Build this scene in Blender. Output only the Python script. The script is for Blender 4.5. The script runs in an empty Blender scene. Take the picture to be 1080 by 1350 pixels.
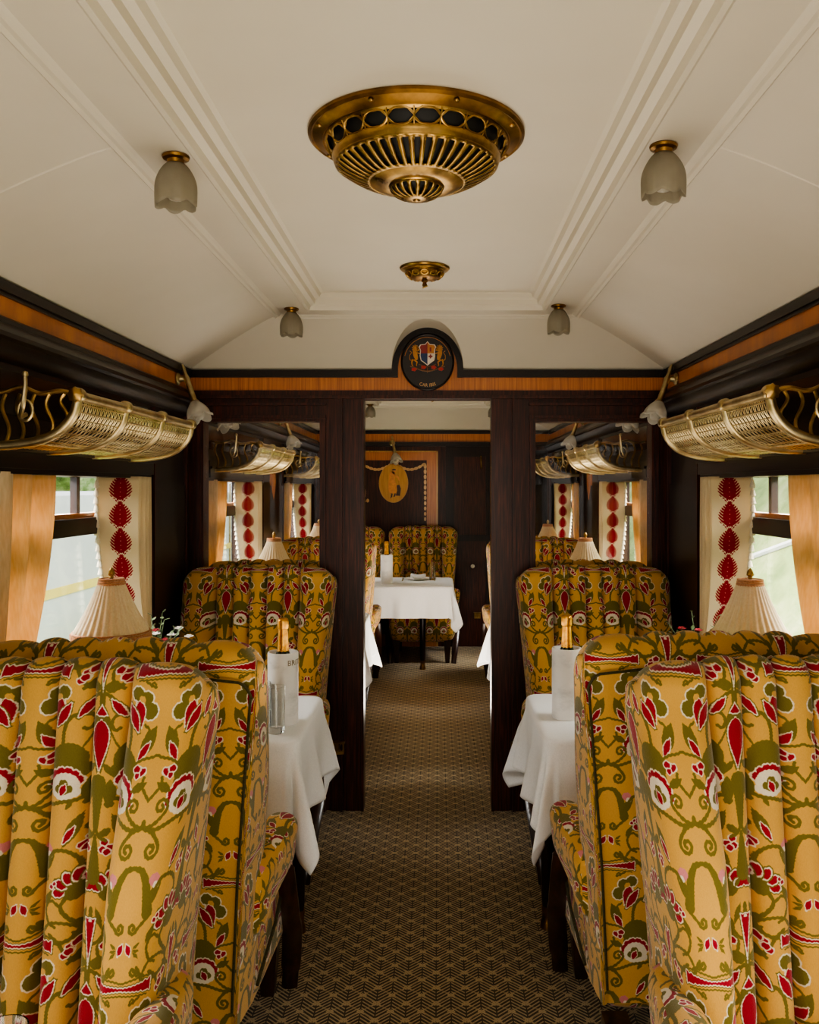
import bpy, bmesh, math, random
import numpy as np
from mathutils import Vector, Matrix
PI = math.pi
random.seed(4)
SC = bpy.context.scene
COL = SC.collection

# ------------------------------------------------------------------ helpers
class MB:
    """Collects verts / faces / per-corner uvs and links them as ONE mesh object."""
    def __init__(s): s.v = []; s.f = []; s.uv = {}
    def add(s, vs, fs, uvs=None):
        o = len(s.v); s.v += [tuple(p) for p in vs]
        for i, f in enumerate(fs):
            if uvs is not None: s.uv[len(s.f)] = [uvs[k] for k in f]
            s.f.append(tuple(o + k for k in f))
        return s
    def box(s, x0, x1, y0, y1, z0, z1):
        vs = [(x, y, z) for x in (x0, x1) for y in (y0, y1) for z in (z0, z1)]
        return s.add(vs, [(0,1,3,2),(4,6,7,5),(0,4,5,1),(2,3,7,6),(0,2,6,4),(1,5,7,3)])
    def rbox(s, c, size, r, n=6, fn=None, uvs=None):
        bm = bmesh.new(); bmesh.ops.create_cube(bm, size=2.0)
        bmesh.ops.subdivide_edges(bm, edges=bm.edges[:], cuts=n, use_grid_fill=True)
        h = Vector(size) * .5; out = []
        for v in bm.verts:
            p = Vector((v.co.x*h.x, v.co.y*h.y, v.co.z*h.z))
            q = Vector([max(-h[i]+r, min(h[i]-r, p[i])) for i in range(3)])
            d = p - q
            if d.length > 1e-9: p = q + d.normalized() * r
            p = p + Vector(c)
            out.append(tuple(fn(p) if fn else p))
        bm.verts.index_update()
        s.add(out, [tuple(v.index for v in f.verts) for f in bm.faces]); bm.free(); return s
    def tube(s, pts, r, n=8, cap=True, flat=None):
        P = [Vector(p) for p in pts]; R = r if isinstance(r, (list, tuple)) else [r]*len(P)
        up = None; rings = []
        for i, p in enumerate(P):
            t = (P[min(i+1, len(P)-1)] - P[max(i-1, 0)])
            if t.length < 1e-9: t = Vector((0,0,1))
            t.normalize()
            if up is None:
                up = Vector((0,0,1)) if abs(t.z) < .9 else Vector((1,0,0))
            a = t.cross(up)
            if a.length < 1e-6: a = t.cross(Vector((1,0,0)))
            a.normalize(); b = a.cross(t).normalized(); up = b
            fx, fy = flat or (1, 1)
            rings.append([p + (a*math.cos(2*PI*k/n)*fx + b*math.sin(2*PI*k/n)*fy)*R[i] for k in range(n)])
        vs = [q for g in rings for q in g]; fs = []
        for i in range(len(P)-1):
            for k in range(n):
                fs.append((i*n+k, i*n+(k+1)%n, (i+1)*n+(k+1)%n, (i+1)*n+k))
        if cap:
            fs.append(tuple(range(n))[::-1]); fs.append(tuple((len(P)-1)*n+k for k in range(n)))
        return s.add(vs, fs)
    def lathe(s, prof, n=32, c=(0,0,0), M=None, mod=None, skip=None):
        """prof = [(r, z)...] about z; mod(a, i, r, z)->(r, z); skip(k, i) leaves a face out."""
        vs = []; fs = []
        for i, (r, z) in enumerate(prof):
            for k in range(n):
                a = 2*PI*k/n; rr, zz = mod(a, i, r, z) if mod else (r, z)
                p = Vector((rr*math.cos(a), rr*math.sin(a), zz))
                if M is not None: p = M @ p
                vs.append(p + Vector(c))
        for i in range(len(prof)-1):
            for k in range(n):
                if skip and skip(k, i): continue
                fs.append((i*n+k, i*n+(k+1)%n, (i+1)*n+(k+1)%n, (i+1)*n+k))
        return s.add(vs, fs)
    def grid(s, nu, nv, fn, uv=None):
        vs = [fn(i/nu, j/nv) for j in range(nv+1) for i in range(nu+1)]
        us = [uv(i/nu, j/nv) for j in range(nv+1) for i in range(nu+1)] if uv else None
        w = nu+1
        return s.add(vs, [(j*w+i, j*w+i+1, (j+1)*w+i+1, (j+1)*w+i) for j in range(nv) for i in range(nu)], us)
    def prism(s, pts, fn, d0, d1):
        """closed outline pts (a, b) -> fn(a, b, d) between depths d0 and d1."""
        n = len(pts)
        vs = [fn(a, b, d0) for a, b in pts] + [fn(a, b, d1) for a, b in pts]
        fs = [tuple(range(n))[::-1], tuple(range(n, 2*n))] + [(k, (k+1)%n, n+(k+1)%n, n+k) for k in range(n)]
        return s.add(vs, fs)
    def band(s, outer, inner, fn, d0, d1):
        n = len(outer)
        vs = [fn(a,b,d) for d in (d0, d1) for L in (outer, inner) for a, b in L]; fs = []
        for k in range(n):
            q = (k+1) % n
            fs += [(k, q, n+q, n+k), (2*n+k, 3*n+k, 3*n+q, 2*n+q), (k, 2*n+k, 2*n+q, q), (n+k, n+q, 3*n+q, 3*n+k)]
        return s.add(vs, fs)

def mesh_of(name, mb, mat, smooth=40, boxuv=None):
    me = bpy.data.meshes.new(name); me.from_pydata(mb.v, [], mb.f)
    if mb.uv or boxuv:
        L = me.uv_layers.new(name='UVMap')
        for p in me.polygons:
            q = mb.uv.get(p.index)
            if q is not None and not boxuv:
                for k, li in enumerate(p.loop_indices): L.data[li].uv = q[k]
            elif boxuv:
                n = p.normal
                for li in p.loop_indices:
                    L.data[li].uv = boxuv(Vector(me.vertices[me.loops[li].vertex_index].co), n)
    bm = bmesh.new(); bm.from_mesh(me); bmesh.ops.recalc_face_normals(bm, faces=bm.faces[:]); bm.to_mesh(me); bm.free()
    if smooth:
        me.polygons.foreach_set('use_smooth', [True]*len(me.polygons))
        me.set_sharp_from_angle(angle=math.radians(smooth))
    me.materials.append(mat)
    return me

def obj(name, mb, mat, parent=None, smooth=40, boxuv=None, label=None):
    o = bpy.data.objects.new(name, mesh_of(name, mb, mat, smooth, boxuv)); COL.objects.link(o)
    if parent is not None: o.parent = parent
    if label: o['label'] = label
    return o
def tag(o, label, cat, group=None, kind=None):
    o['label'] = label; o['category'] = cat
    if group: o['group'] = group
    if kind: o['kind'] = kind
    return o
def thing(name, label, cat, loc=(0,0,0), rotz=0, group=None):
    o = bpy.data.objects.new(name, None); COL.objects.link(o)
    o.location = loc; o.rotation_euler = (0,0,rotz); o.empty_display_size = .1
    return tag(o, label, cat, group)
def struct(name, mb, mat, parent=None, smooth=40, boxuv=None):
    o = obj(name, mb, mat, parent, smooth, boxuv)
    if parent is None: o['kind'] = 'structure'
    return o
def dup(root, loc, rotz, label, group=None, name=None, scale=None):
    r = root.copy(); COL.objects.link(r); r.location = loc; r.rotation_euler = (0,0,rotz); r['label'] = label
    if group: r['group'] = group
    if scale: r.scale = scale
    for ch in list(root.children):
        c = ch.copy(); COL.objects.link(c); c.parent = r
        for g in ch.children:
            d = g.copy(); COL.objects.link(d); d.parent = c
    return r
def solidify(o, t, off=0):
    m = o.modifiers.new('thickness', 'SOLIDIFY'); m.thickness = t; m.offset = off; return o
def text_mesh(txt, size, fn, depth=.0006, spacing=1.0):
    cu = bpy.data.curves.new('lettering', 'FONT'); cu.body = txt; cu.size = size; cu.extrude = depth
    cu.align_x = 'CENTER'; cu.space_character = spacing; cu.resolution_u = 3
    t = bpy.data.objects.new('lettering', cu); COL.objects.link(t)
    bpy.context.view_layer.update()
    dg = bpy.context.evaluated_depsgraph_get()
    me = bpy.data.meshes.new_from_object(t.evaluated_get(dg)); bpy.data.objects.remove(t)
    mb = MB(); mb.add([fn(*v.co) for v in me.vertices], [tuple(p.vertices) for p in me.polygons]); return mb

def srgb(r, g, b):
    return tuple((c/255/12.92 if c/255 <= .04045 else ((c/255+.055)/1.055)**2.4) for c in (r, g, b)) + (1,)

# ------------------------------------------------------------------ materials
class NT:
    def __init__(s, name):
        s.m = bpy.data.materials.new(name); s.m.use_nodes = True; s.t = s.m.node_tree; s.t.nodes.clear()
        s.out = s.n('ShaderNodeOutputMaterial')
    def n(s, typ, **kw):
        nd = s.t.nodes.new(typ)
        for k, v in kw.items(): setattr(nd, k, v)
        return nd
    def l(s, a, b): s.t.links.new(a, b)
    def math(s, op, a, b=None, c=None):
        nd = s.n('ShaderNodeMath', operation=op)
        for i, q in enumerate((a, b, c)):
            if q is None: continue
            if hasattr(q, 'is_output'): s.l(q, nd.inputs[i])
            else: nd.inputs[i].default_value = q
        return nd.outputs[0]
    def mix(s, fac, a, b, bt='MIX'):
        nd = s.n('ShaderNodeMix', data_type='RGBA', blend_type=bt)
        for i, q in ((0, fac), (6, a), (7, b)):
            if hasattr(q, 'is_output'): s.l(q, nd.inputs[i])
            else: nd.inputs[i].default_value = q
        return nd.outputs[2]
    def noise(s, scale, stretch=(1,1,1), detail=4, coord='Object', rough=.55):
        tc = s.n('ShaderNodeTexCoord'); mp = s.n('ShaderNodeMapping'); mp.inputs['Scale'].default_value = stretch
        s.l(tc.outputs[coord], mp.inputs[0]); nz = s.n('ShaderNodeTexNoise')
        nz.inputs['Scale'].default_value = scale; nz.inputs['Detail'].default_value = detail; nz.inputs['Roughness'].default_value = rough
        s.l(mp.outputs[0], nz.inputs['Vector']); return nz.outputs['Fac']
    def ramp(s, fac, stops):
        r = s.n('ShaderNodeValToRGB'); e = r.color_ramp.elements
        while len(e) < len(stops): e.new(.5)
        for q, (p, c) in zip(e, stops): q.position = p; q.color = c
        s.l(fac, r.inputs[0]); return r.outputs[0]
    def bsdf(s, col, rough=.5, metal=0, **kw):
        b = s.n('ShaderNodeBsdfPrincipled')
        for k, v in dict({'Base Color': col, 'Roughness': rough, 'Metallic': metal}, **kw).items():
            if hasattr(v, 'is_output'): s.l(v, b.inputs[k])
            else: b.inputs[k].default_value = v
        return b
    def bump(s, b, h, strength=.2, dist=.01):
        nd = s.n('ShaderNodeBump'); nd.inputs['Strength'].default_value = strength; nd.inputs['Distance'].default_value = dist
        s.l(h, nd.inputs['Height']); s.l(nd.outputs[0], b.inputs['Normal'])
    def done(s, sh): s.l(sh.outputs[0], s.out.inputs[0]); return s.m

def m_wood(name, c0, c1, c2, rough=.3, stretch=(14,14,1.2), coat=.3, scale=6, spec=.5):
    t = NT(name); g = t.noise(scale, stretch, 6); f = t.noise(scale*6, stretch, 3)
    c = t.ramp(g, [(.3, c0), (.5, c1), (.72, c2)])
    c = t.mix(t.math('MULTIPLY', f, .35), c, c0)
    b = t.bsdf(c, rough, 0, **{'Coat Weight': coat, 'Coat Roughness': .12, 'Specular IOR Level': spec})
    t.bump(b, f, .04, .004); return t.done(b)
def m_paint(name, c0, c1, rough=.6, scale=1.5, bump=.02):
    t = NT(name); g = t.noise(scale, (1,1,1), 4)
    b = t.bsdf(t.ramp(g, [(.35, c0), (.7, c1)]), rough); t.bump(b, t.noise(90), bump, .003); return t.done(b)
def m_metal(name, c0, c1, rough=.3, scale=18):
    t = NT(name); g = t.noise(scale, (1,1,1), 5)
    b = t.bsdf(t.ramp(g, [(.3, c0), (.65, c1)]), t.math('ADD', t.math('MULTIPLY', g, .25), rough-.12), 1.0); return t.done(b)
def m_cloth(name, c0, c1, trans=0., rough=.9, scale=200, stretch=(1,1,1), sheen=.1):
    t = NT(name); g = t.noise(scale, stretch, 2); c = t.ramp(g, [(.3, c0), (.7, c1)])
    b = t.bsdf(c, rough, 0, **{'Sheen Weight': sheen, 'Specular IOR Level': .2}); t.bump(b, g, .06, .002)
    if trans:
        tr = t.n('ShaderNodeBsdfTranslucent'); t.l(c, tr.inputs[0]); mx = t.n('ShaderNodeMixShader'); mx.inputs[0].default_value = trans
        t.l(b.outputs[0], mx.inputs[1]); t.l(tr.outputs[0], mx.inputs[2]); return t.done(mx)
    return t.done(b)
def m_pane(name, tint=(1,1,1,1), ior=1.45, rough=0.0):
    t = NT(name); lw = t.n('ShaderNodeLayerWeight'); lw.inputs[0].default_value = .5
    fr = t.math('ADD', .035, t.math('MULTIPLY', t.math('POWER', lw.outputs['Facing'], 5.0), .9))
    tr = t.n('ShaderNodeBsdfTransparent'); tr.inputs[0].default_value = tint
    g = t.n('ShaderNodeBsdfGlossy'); g.inputs['Roughness'].default_value = rough
    mx = t.n('ShaderNodeMixShader'); t.l(fr, mx.inputs[0]); t.l(tr.outputs[0], mx.inputs[1]); t.l(g.outputs[0], mx.inputs[2])
    return t.done(mx)
def m_frost(name, col, trans=.5):
    t = NT(name); g = t.noise(30); c = t.ramp(g, [(.3, col), (.7, tuple(min(1, q*1.1) for q in col[:3])+(1,))])
    b = t.bsdf(c, .35); tr = t.n('ShaderNodeBsdfTranslucent'); t.l(c, tr.inputs[0])
    tp = t.n('ShaderNodeBsdfTransparent')
    m1 = t.n('ShaderNodeMixShader'); m1.inputs[0].default_value = trans; t.l(b.outputs[0], m1.inputs[1]); t.l(tr.outputs[0], m1.inputs[2])
    m2 = t.n('ShaderNodeMixShader'); m2.inputs[0].default_value = .22; t.l(m1.outputs[0], m2.inputs[1]); t.l(tp.outputs[0], m2.inputs[2])
    return t.done(m2)

M = {}
M['mahogany'] = m_wood('mahogany', srgb(14,7,5), srgb(31,16,11), srgb(46,23,15), .36, (16,16,1.0), .06, spec=.3)
M['mahogany_along'] = m_wood('mahogany_along', srgb(12,6,4), srgb(26,14,9), srgb(40,21,13), .32, (16,1.0,16), .1, spec=.35)
M['mahogany_red'] = m_wood('mahogany_red', srgb(26,11,7), srgb(62,28,18), srgb(98,46,28), .36, (20,20,1.0), .06, spec=.3)
M['walnut_leg'] = m_wood('walnut_leg', srgb(22,11,8), srgb(48,24,16), srgb(70,36,23), .3, (12,12,1.5))
M['amber'] = m_wood('amber_veneer', srgb(150,84,32), srgb(186,110,48), srgb(208,132,64), .35, (60,4,1.5), .25, 2.5)
M['gold_line'] = m_wood('gold_line', srgb(160,112,50), srgb(190,140,70), srgb(205,155,85), .4)
M['ivory_inlay'] = m_wood('ivory_inlay', srgb(190,140,85), srgb(214,165,105), srgb(225,180,120), .4)
M['oval_inlay'] = m_wood('oval_inlay', srgb(176,118,44), srgb(196,138,58), srgb(206,150,70), .4)
M['ceiling'] = m_paint('ceiling_paint', srgb(203,194,176), srgb(211,202,185), .55)
M['brass'] = m_metal('aged_brass', srgb(112,86,44), srgb(196,158,94), .32)
M['brass_pale'] = m_metal('pale_brass', srgb(164,142,98), srgb(214,196,152), .36)
M['brass_dark'] = m_metal('dark_brass', srgb(98,70,32), srgb(158,118,60), .36)
M['void'] = m_paint('dark_void', srgb(10,9,8), srgb(16,14,12), .6)
M['gloss_panel'] = m_paint('gloss_panel', srgb(14,9,7), srgb(24,15,12), .16)
M['linen'] = m_cloth('white_linen', srgb(226,226,226), srgb(238,238,237), 0, .8, 260)
M['curtain'] = m_cloth('cream_curtain', srgb(206,184,144), srgb(222,202,164), .35, .9, 120, (1,1,.2))
M['curtain_backlit'] = m_cloth('backlit_gold', srgb(226,186,128), srgb(236,202,152), .42, .9, 120, (1,1,.2))  # orange of daylight coming through the cloth, put into its base colour
M['tassel'] = m_cloth('tassel', srgb(208,196,168), srgb(228,218,194), .1)
M['shade'] = m_cloth('lamp_shade', srgb(232,216,184), srgb(242,230,204), .42, .9, 160)
M['fringe'] = m_cloth('fringe', srgb(176,120,84), srgb(206,156,116), .1)
M['piping'] = m_cloth('piping', srgb(44,40,20), srgb(66,60,28), 0)
M['pane'] = m_pane('window_glass')
M['frost'] = m_frost('frosted_glass', srgb(176,168,150))
M['frost_bright'] = m_frost('frosted_glass_pale', srgb(226,222,212), .6)
t = NT('clear_glass'); gl = t.n('ShaderNodeBsdfGlass'); gl.inputs['IOR'].default_value = 1.45; gl.inputs['Roughness'].default_value = .01
t.l(t.ramp(t.noise(5), [(0, (.97,.98,.97,1)), (1, (1,1,1,1))]), gl.inputs[0]); M['glass'] = t.done(gl)
t = NT('marble'); g = t.noise(9, (1,1,1.6), 8, rough=.65)
b = t.bsdf(t.ramp(g, [(.3, srgb(204,204,202)), (.46, srgb(234,233,230)), (.7, srgb(242,241,238))]), .45); M['marble'] = t.done(b)
M['foil'] = m_metal('gold_foil', srgb(214,140,44), srgb(246,188,92), .34, 60)
M['bottle'] = m_paint('bottle_green', srgb(18,30,18), srgb(28,44,26), .12)
M['letters'] = m_paint('letters', srgb(124,112,92), srgb(140,126,104), .5)
M['leaf'] = m_paint('leaf', srgb(70,92,52), srgb(132,150,110), .6, 30)
M['petal_white'] = m_paint('petal_white', srgb(226,216,206), srgb(240,234,226), .6, 30)
M['petal_red'] = m_paint('petal_red', srgb(130,20,34), srgb(168,44,56), .6, 30)
for k, c in dict(shield_red=(126,36,30), shield_blue=(24,46,86), shield_white=(206,192,176), shield_gold=(176,112,52), lion=(176,118,52), rose=(158,30,26), ribbon=(104,68,36), plaque=(26,17,14), flesh=(198,128,66), dark_inlay=(58,34,18)).items():
    M[k] = m_paint('paint_'+k, srgb(*c), srgb(*[min(255, int(q*1.12)+3) for q in c]), .45, 40)
M['white_paint'] = m_paint('white_paint', srgb(222,224,222), srgb(234,236,234), .7)
M['wagon'] = m_paint('wagon_paint', srgb(206,212,212), srgb(222,226,226), .6)
M['yellow_paint'] = m_paint('yellow_paint', srgb(228,206,96), srgb(238,218,120), .6)
t = NT('grass'); g = t.noise(1.2, (1,1,1), 8, rough=.75); g2 = t.noise(7, (1,1,1), 6, rough=.7)
b = t.bsdf(t.mix(t.math('MULTIPLY', g2, .6), t.ramp(g, [(.35, srgb(92,124,58)), (.5, srgb(146,168,96)), (.66, srgb(196,200,150))]), srgb(150,160,110)), .95); M['grass'] = t.done(b)
t = NT('foliage'); g = t.noise(2.2, (1,1,1), 8, rough=.75)
b = t.bsdf(t.ramp(g, [(.35, srgb(70,98,52)), (.5, srgb(124,150,92)), (.66, srgb(190,202,164))]), .95); M['foliage'] = t.done(b)

# carpet: lattice of diamonds filled with feathered chevrons
t = NT('carpet'); tc = t.n('ShaderNodeTexCoord'); sp = t.n('ShaderNodeSeparateXYZ'); t.l(tc.outputs['Object'], sp.inputs[0])
u = t.math('DIVIDE', sp.outputs[0], .087); v = t.math('DIVIDE', sp.outputs[1], .080)
wob = t.math('MULTIPLY', t.math('SUBTRACT', t.noise(60), .5), .09)
a = t.math('ADD', t.math('ADD', u, v), wob); bb = t.math('ADD', t.math('SUBTRACT', u, v), wob)
pa = t.math('PINGPONG', a, .5); pb = t.math('PINGPONG', bb, .5)
edge = t.math('MINIMUM', pa, pb)
far = t.math('MAXIMUM', pa, pb)
lattice = t.math('MULTIPLY', t.math('LESS_THAN', edge, .05), t.math('ADD', .38, t.math('MULTIPLY', t.math('LESS_THAN', far, .30), .5)))
feather = t.math('LESS_THAN', t.math('FRACT', t.math('MULTIPLY', t.math('ADD', t.math('MULTIPLY', t.math('PINGPONG', u, .5), 1.0), v), 5.0)), .40)
spine = t.math('GREATER_THAN', t.math('PINGPONG', t.math('ADD', u, .0), .25), .022)
feather = t.math('MULTIPLY', t.math('MULTIPLY', feather, spine), .85)
node = t.math('LESS_THAN', t.math('MAXIMUM', pa, pb), .135)
hole = t.math('GREATER_THAN', t.math('MAXIMUM', pa, pb), .09)
pat = t.math('MAXIMUM', t.math('MAXIMUM', lattice, feather), t.math('MULTIPLY', node, hole))
fuzz = t.noise(420, detail=3)
c = t.mix(t.math('MULTIPLY', pat, t.math('ADD', .45, t.math('MULTIPLY', fuzz, .9))), srgb(46,36,20), srgb(218,192,144))
c = t.mix(t.math('MULTIPLY', t.noise(2.0), .3), c, srgb(84,66,38))
b = t.bsdf(c, .95, 0, **{'Sheen Weight': .25, 'Specular IOR Level': .1}); t.bump(b, fuzz, .5, .006); M['carpet'] = t.done(b)
WORLD, SKYL, BOUNCE, BOUNCE2, FILL, EXPO = 3.3, 180, 27, 28, 20, 0.06
# ------------------------------------------------------------------ printed patterns, worked out stroke by stroke
class Painter:
    """Draws ellipses, leaves and strokes (millimetres) into an array that becomes the weave of a cloth."""
    def __init__(s, w, h, k, ground, wob=1.2):
        s.k = k; s.W = int(w*k); s.H = int(h*k); s.w = w; s.h = h
        yy, xx = np.mgrid[0:s.H, 0:s.W]; s.x = (xx+.5)/k; s.y = (yy+.5)/k
        s.x = s.x + wob*.5*np.sin(s.y*.83+1.3*np.sin(s.y*.21))*np.sin(xx*.9/k+.4)
        s.y = s.y + wob*.5*np.sin(xx/k*.71+.9*np.sin(yy/k*.17))
        s.c = np.empty((s.H, s.W, 3)); s.c[:] = ground
    def put(s, d, col, soft=.45):
        a = np.clip(.5 - d/(2*soft), 0, 1)[..., None]; s.c = s.c*(1-a) + np.array(col)*a
    def wrap(s, fn, cols):
        """cols = [(grow_mm, colour)...] painted outermost first."""
        ds = np.minimum(np.minimum(fn(s.x, s.y), fn(s.x, s.y-s.h)), fn(s.x, s.y+s.h))
        for g, c in cols: s.put(ds-g, c)
    def ell(s, cx, cy, rx, ry, cols, ang=0):
        ca, sa = math.cos(ang), math.sin(ang)
        def f(x, y):
            px = (x-cx)*ca+(y-cy)*sa; py = -(x-cx)*sa+(y-cy)*ca
            return (np.sqrt((px/rx)**2+(py/ry)**2)-1)*min(rx, ry)
        s.wrap(f, cols)
    def leaf(s, x0, y0, x1, y1, w, cols, bias=1.0):
        L = math.hypot(x1-x0, y1-y0); tx, ty = (x1-x0)/L, (y1-y0)/L
        def f(x, y):
            q = ((x-x0)*tx+(y-y0)*ty)/L; d = np.abs(-(x-x0)*ty+(y-y0)*tx); qq = np.clip(q, 0, 1)**bias
            return np.maximum(d-w*np.sin(PI*qq), np.maximum(-q, q-1)*L)
        s.wrap(f, cols)
    def line(s, pts, w, cols):
        P = smooth_path(pts, 6)
        W = [w]*len(P) if not isinstance(w, tuple) else [w[0]+(w[1]-w[0])*i/(len(P)-1) for i in range(len(P))]
        def f(x, y):
            d = np.full(x.shape, 1e9)
            for (a, b), (c, e), r in zip(P[:-1], P[1:], W):
                l2 = (c-a)**2+(e-b)**2+1e-9; q = np.clip(((x-a)*(c-a)+(y-b)*(e-b))/l2, 0, 1)
                d = np.minimum(d, np.hypot(x-a-q*(c-a), y-b-q*(e-b))-r)
            return d
        s.wrap(f, cols)
    def spiral(s, cx, cy, r, a0, turns, w, cols, tail=None):
        pts = [(cx+r*(1-.8*i/14)*math.cos(a0+turns*2*PI*i/14), cy+r*(1-.8*i/14)*math.sin(a0+turns*2*PI*i/14)) for i in range(15)]
        s.line(([tail] if tail else [])+pts, w, cols)
def smooth_path(pts, n):
    if len(pts) < 3: return list(pts)
    P = [pts[0]]+list(pts)+[pts[-1]]; out = []
    for i in range(1, len(P)-2):
        a, b, c, d = [np.array(q, float) for q in P[i-1:i+3]]
        for k in range(n):
            t = k/n; out.append(tuple(.5*((2*b)+(c-a)*t+(2*a-5*b+4*c-d)*t*t+(3*b-a-3*c+d)*t**3)))
    out.append(tuple(pts[-1])); return out
def to_image(name, arr):
    """arr: rows from the top, colours as display values."""
    H, W, _ = arr.shape; im = bpy.data.images.new(name, W, H, alpha=False)
    px = np.ones((H, W, 4), np.float32); px[..., :3] = arr[::-1]/255.; im.pixels.foreach_set(px.ravel()); im.update(); im.pack()
    return im

GOLD = (207,159,76); OLV = (106,98,42); RED = (146,24,42); WHT = (226,214,192); PNK = (206,126,132); LOL = (122,112,48)
p = Painter(135, 500, 2, GOLD)
O1 = [(0, OLV)]; RW = [(4.4, OLV), (2.3, WHT), (0, RED)]; RW2 = [(2.2, WHT), (0, RED)]
SW = 1.22
def st(pts, w=2.6): p.line(pts, (w[0]*SW, w[1]*SW) if isinstance(w, tuple) else w*SW, O1)
# trunk on the teardrop axis and the branches that leave it
st([(135,-66),(135,-30),(135,10),(135,60)], (3.4, 5.4))
st([(135,22),(122,34),(104,30),(90,14),(78,-6),(60,-20)], 2.7)
st([(135,0),(116,-12),(104,-30),(84,-40),(60,-40),(46,-24)], 2.3)
st([(64,140),(65,108),(76,86),(96,76),(108,56),(122,44),(135,40)], 3.0)
st([(92,78),(108,84),(114,98),(108,110),(99,107)], 2.6)
st([(130,76),(118,104),(108,128),(98,146)], 1.3)
p.leaf(96,34,112,20,5,O1); p.leaf(112,-10,98,-22,5,O1)
# white edged trefoil with a red tulip bud and two red leaves
for g, c in ((3.0, WHT), (0, OLV)):
    for (cx, cy, r) in ((60,38,12.5),(41,46,13),(30,68,14.5),(47,60,15)): p.ell(cx, cy, r, r, [(g, c)])
p.ell(50,50,7,9,[(0,GOLD)],.3); p.leaf(56,52,44,96,10.5,[(2.4,WHT),(0,RED)],.7)
p.leaf(76,58,48,104,8.5,RW); p.leaf(116,52,90,86,6.5,RW); st([(36,92),(26,100),(30,110)], 2)
# olive dome over the white fan flower
p.ell(74,166,34,33,O1); p.ell(78,186,36,20,O1); p.leaf(104,196,128,170,6,O1)
for i in range(7):
    a = PI*(.98+.90*i/6); p.ell(70+26*math.cos(a), 214+27*math.sin(a), 10, 9.5, [(2.2,WHT)])
for i in range(7):
    a = PI*(.98+.90*i/6); p.ell(70+26*math.cos(a), 214+27*math.sin(a), 9.2, 8.6, [(0,RED)])
p.ell(71,214,26,24,[(1.6,WHT)]); p.ell(74,226,25,9,[(1.6,WHT)])
p.ell(60,219,8,7.5,O1); p.ell(79,219,8,7.5,O1); p.ell(69,209,9,8,O1); p.ell(69,221,10,9,O1)
p.leaf(73,210,64,231,6.2,[(2.2,WHT),(0,RED)])
# inner sprigs on the bow-tie axis
p.leaf(12,92,36,150,12.5,O1); p.leaf(20,120,39,150,6,RW2); st([(0,141),(12,145),(28,148),(44,156)], 2.0)
p.ell(25,168,7.5,5.5,[(2.2,WHT),(0,RED)],.5); p.ell(36,164,6.5,5.5,[(2.2,WHT),(0,RED)]); p.ell(34,174,4.5,4.5,[(2,WHT),(0,RED)])
st([(0,212),(12,199),(20,188),(18,176)], 2.2); p.leaf(10,184,42,200,7.5,O1); p.spiral(29,222,14,.9,-1.3,2.9,O1,(26,244)); st([(26,244),(16,250),(4,253)], 2.8)
st([(0,252),(25,256),(65,243),(100,238),(124,222)], 2.9); p.leaf(-5,238,5,252,4,O1); p.leaf(88,240,76,256,5,O1); p.leaf(108,232,120,246,4.5,O1)
p.spiral(25,286,15,-.9,1.35,3.2,O1,(24,262)); st([(25,263),(16,257),(4,254)], 3)
st([(2,312),(16,316),(28,334),(36,362),(40,380)], (3,9)); p.leaf(30,384,62,326,9,O1); p.ell(45,331,9,8,[(1.6,PNK),(0,PNK)]); p.ell(50,340,5,5,[(1.5,WHT)])
p.leaf(106,264,74,326,11.5,O1); p.leaf(94,288,75,318,5.5,RW2)
for dx, dy in ((-6,5),(4,-6),(7,7),(-1,12)): p.ell(112+dx,321+dy,6.2,5.4,[(2.2,WHT),(0,RED)])
st([(46,352),(58,334),(76,330),(96,340),(106,360),(100,386)], 2.8)
# segmented red fan on an olive body, with looping stems
p.ell(100,405,22,17,O1)
for i in range(6):
    a = PI*(.98+.90*i/5); p.ell(101+28*math.cos(a), 404+26*math.sin(a), 7, 10.5, RW, a+PI/2)
p.ell(101,408,17,12,O1)
st([(88,414),(78,432),(92,452),(108,468),(104,486),(80,494),(46,490)], 3.0)
st([(78,432),(60,420),(48,436),(56,458),(70,466)], 2.2); st([(104,486),(118,500),(112,522),(96,532)], 2.6)
p.leaf(60,402,44,430,6,O1); p.ell(58,396,3.5,3.5,RW2); p.ell(64,390,3,3,RW2)
p.spiral(14,402,10,.2,1.15,3.0,O1,(44,386))
p.leaf(5,427,13,446,5.2,[(2.2,WHT),(0,RED)])
for y0, y1 in ((436,426),(440,440),(444,452)): p.leaf(18,(436+y0)/2,33,y1,2.8,O1)
p.spiral(24,472,9,-.5,1.05,3.0,O1,(44,488))
for dx, dy in ((-8,10),(0,-3),(9,-8),(-2,5)): p.ell(98+dx,507+dy,6.6,5.6,[(2.2,WHT),(0,RED)])
p.ell(116,28,14,11,O1,.5)
# bow-tie bar
st([(0,-9),(20,-13),(46,-16),(70,-13)], 1.5); st([(0,10),(30,12),(60,15)], 1.2); p.spiral(34,-26,7,.6,1.0,2.4,O1,(50,-16)); p.spiral(30,22,6,2.6,.9,2.2,O1,(44,16))
def bow(x, y): return np.maximum(np.abs(y)-(1.8+7.6*np.clip(x/66,0,1)**1.5+1.0*np.sin(x*.5)*(x>44)), x-66)
p.wrap(bow, [(4.0,OLV),(2.3,WHT),(0,RED)])
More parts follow.
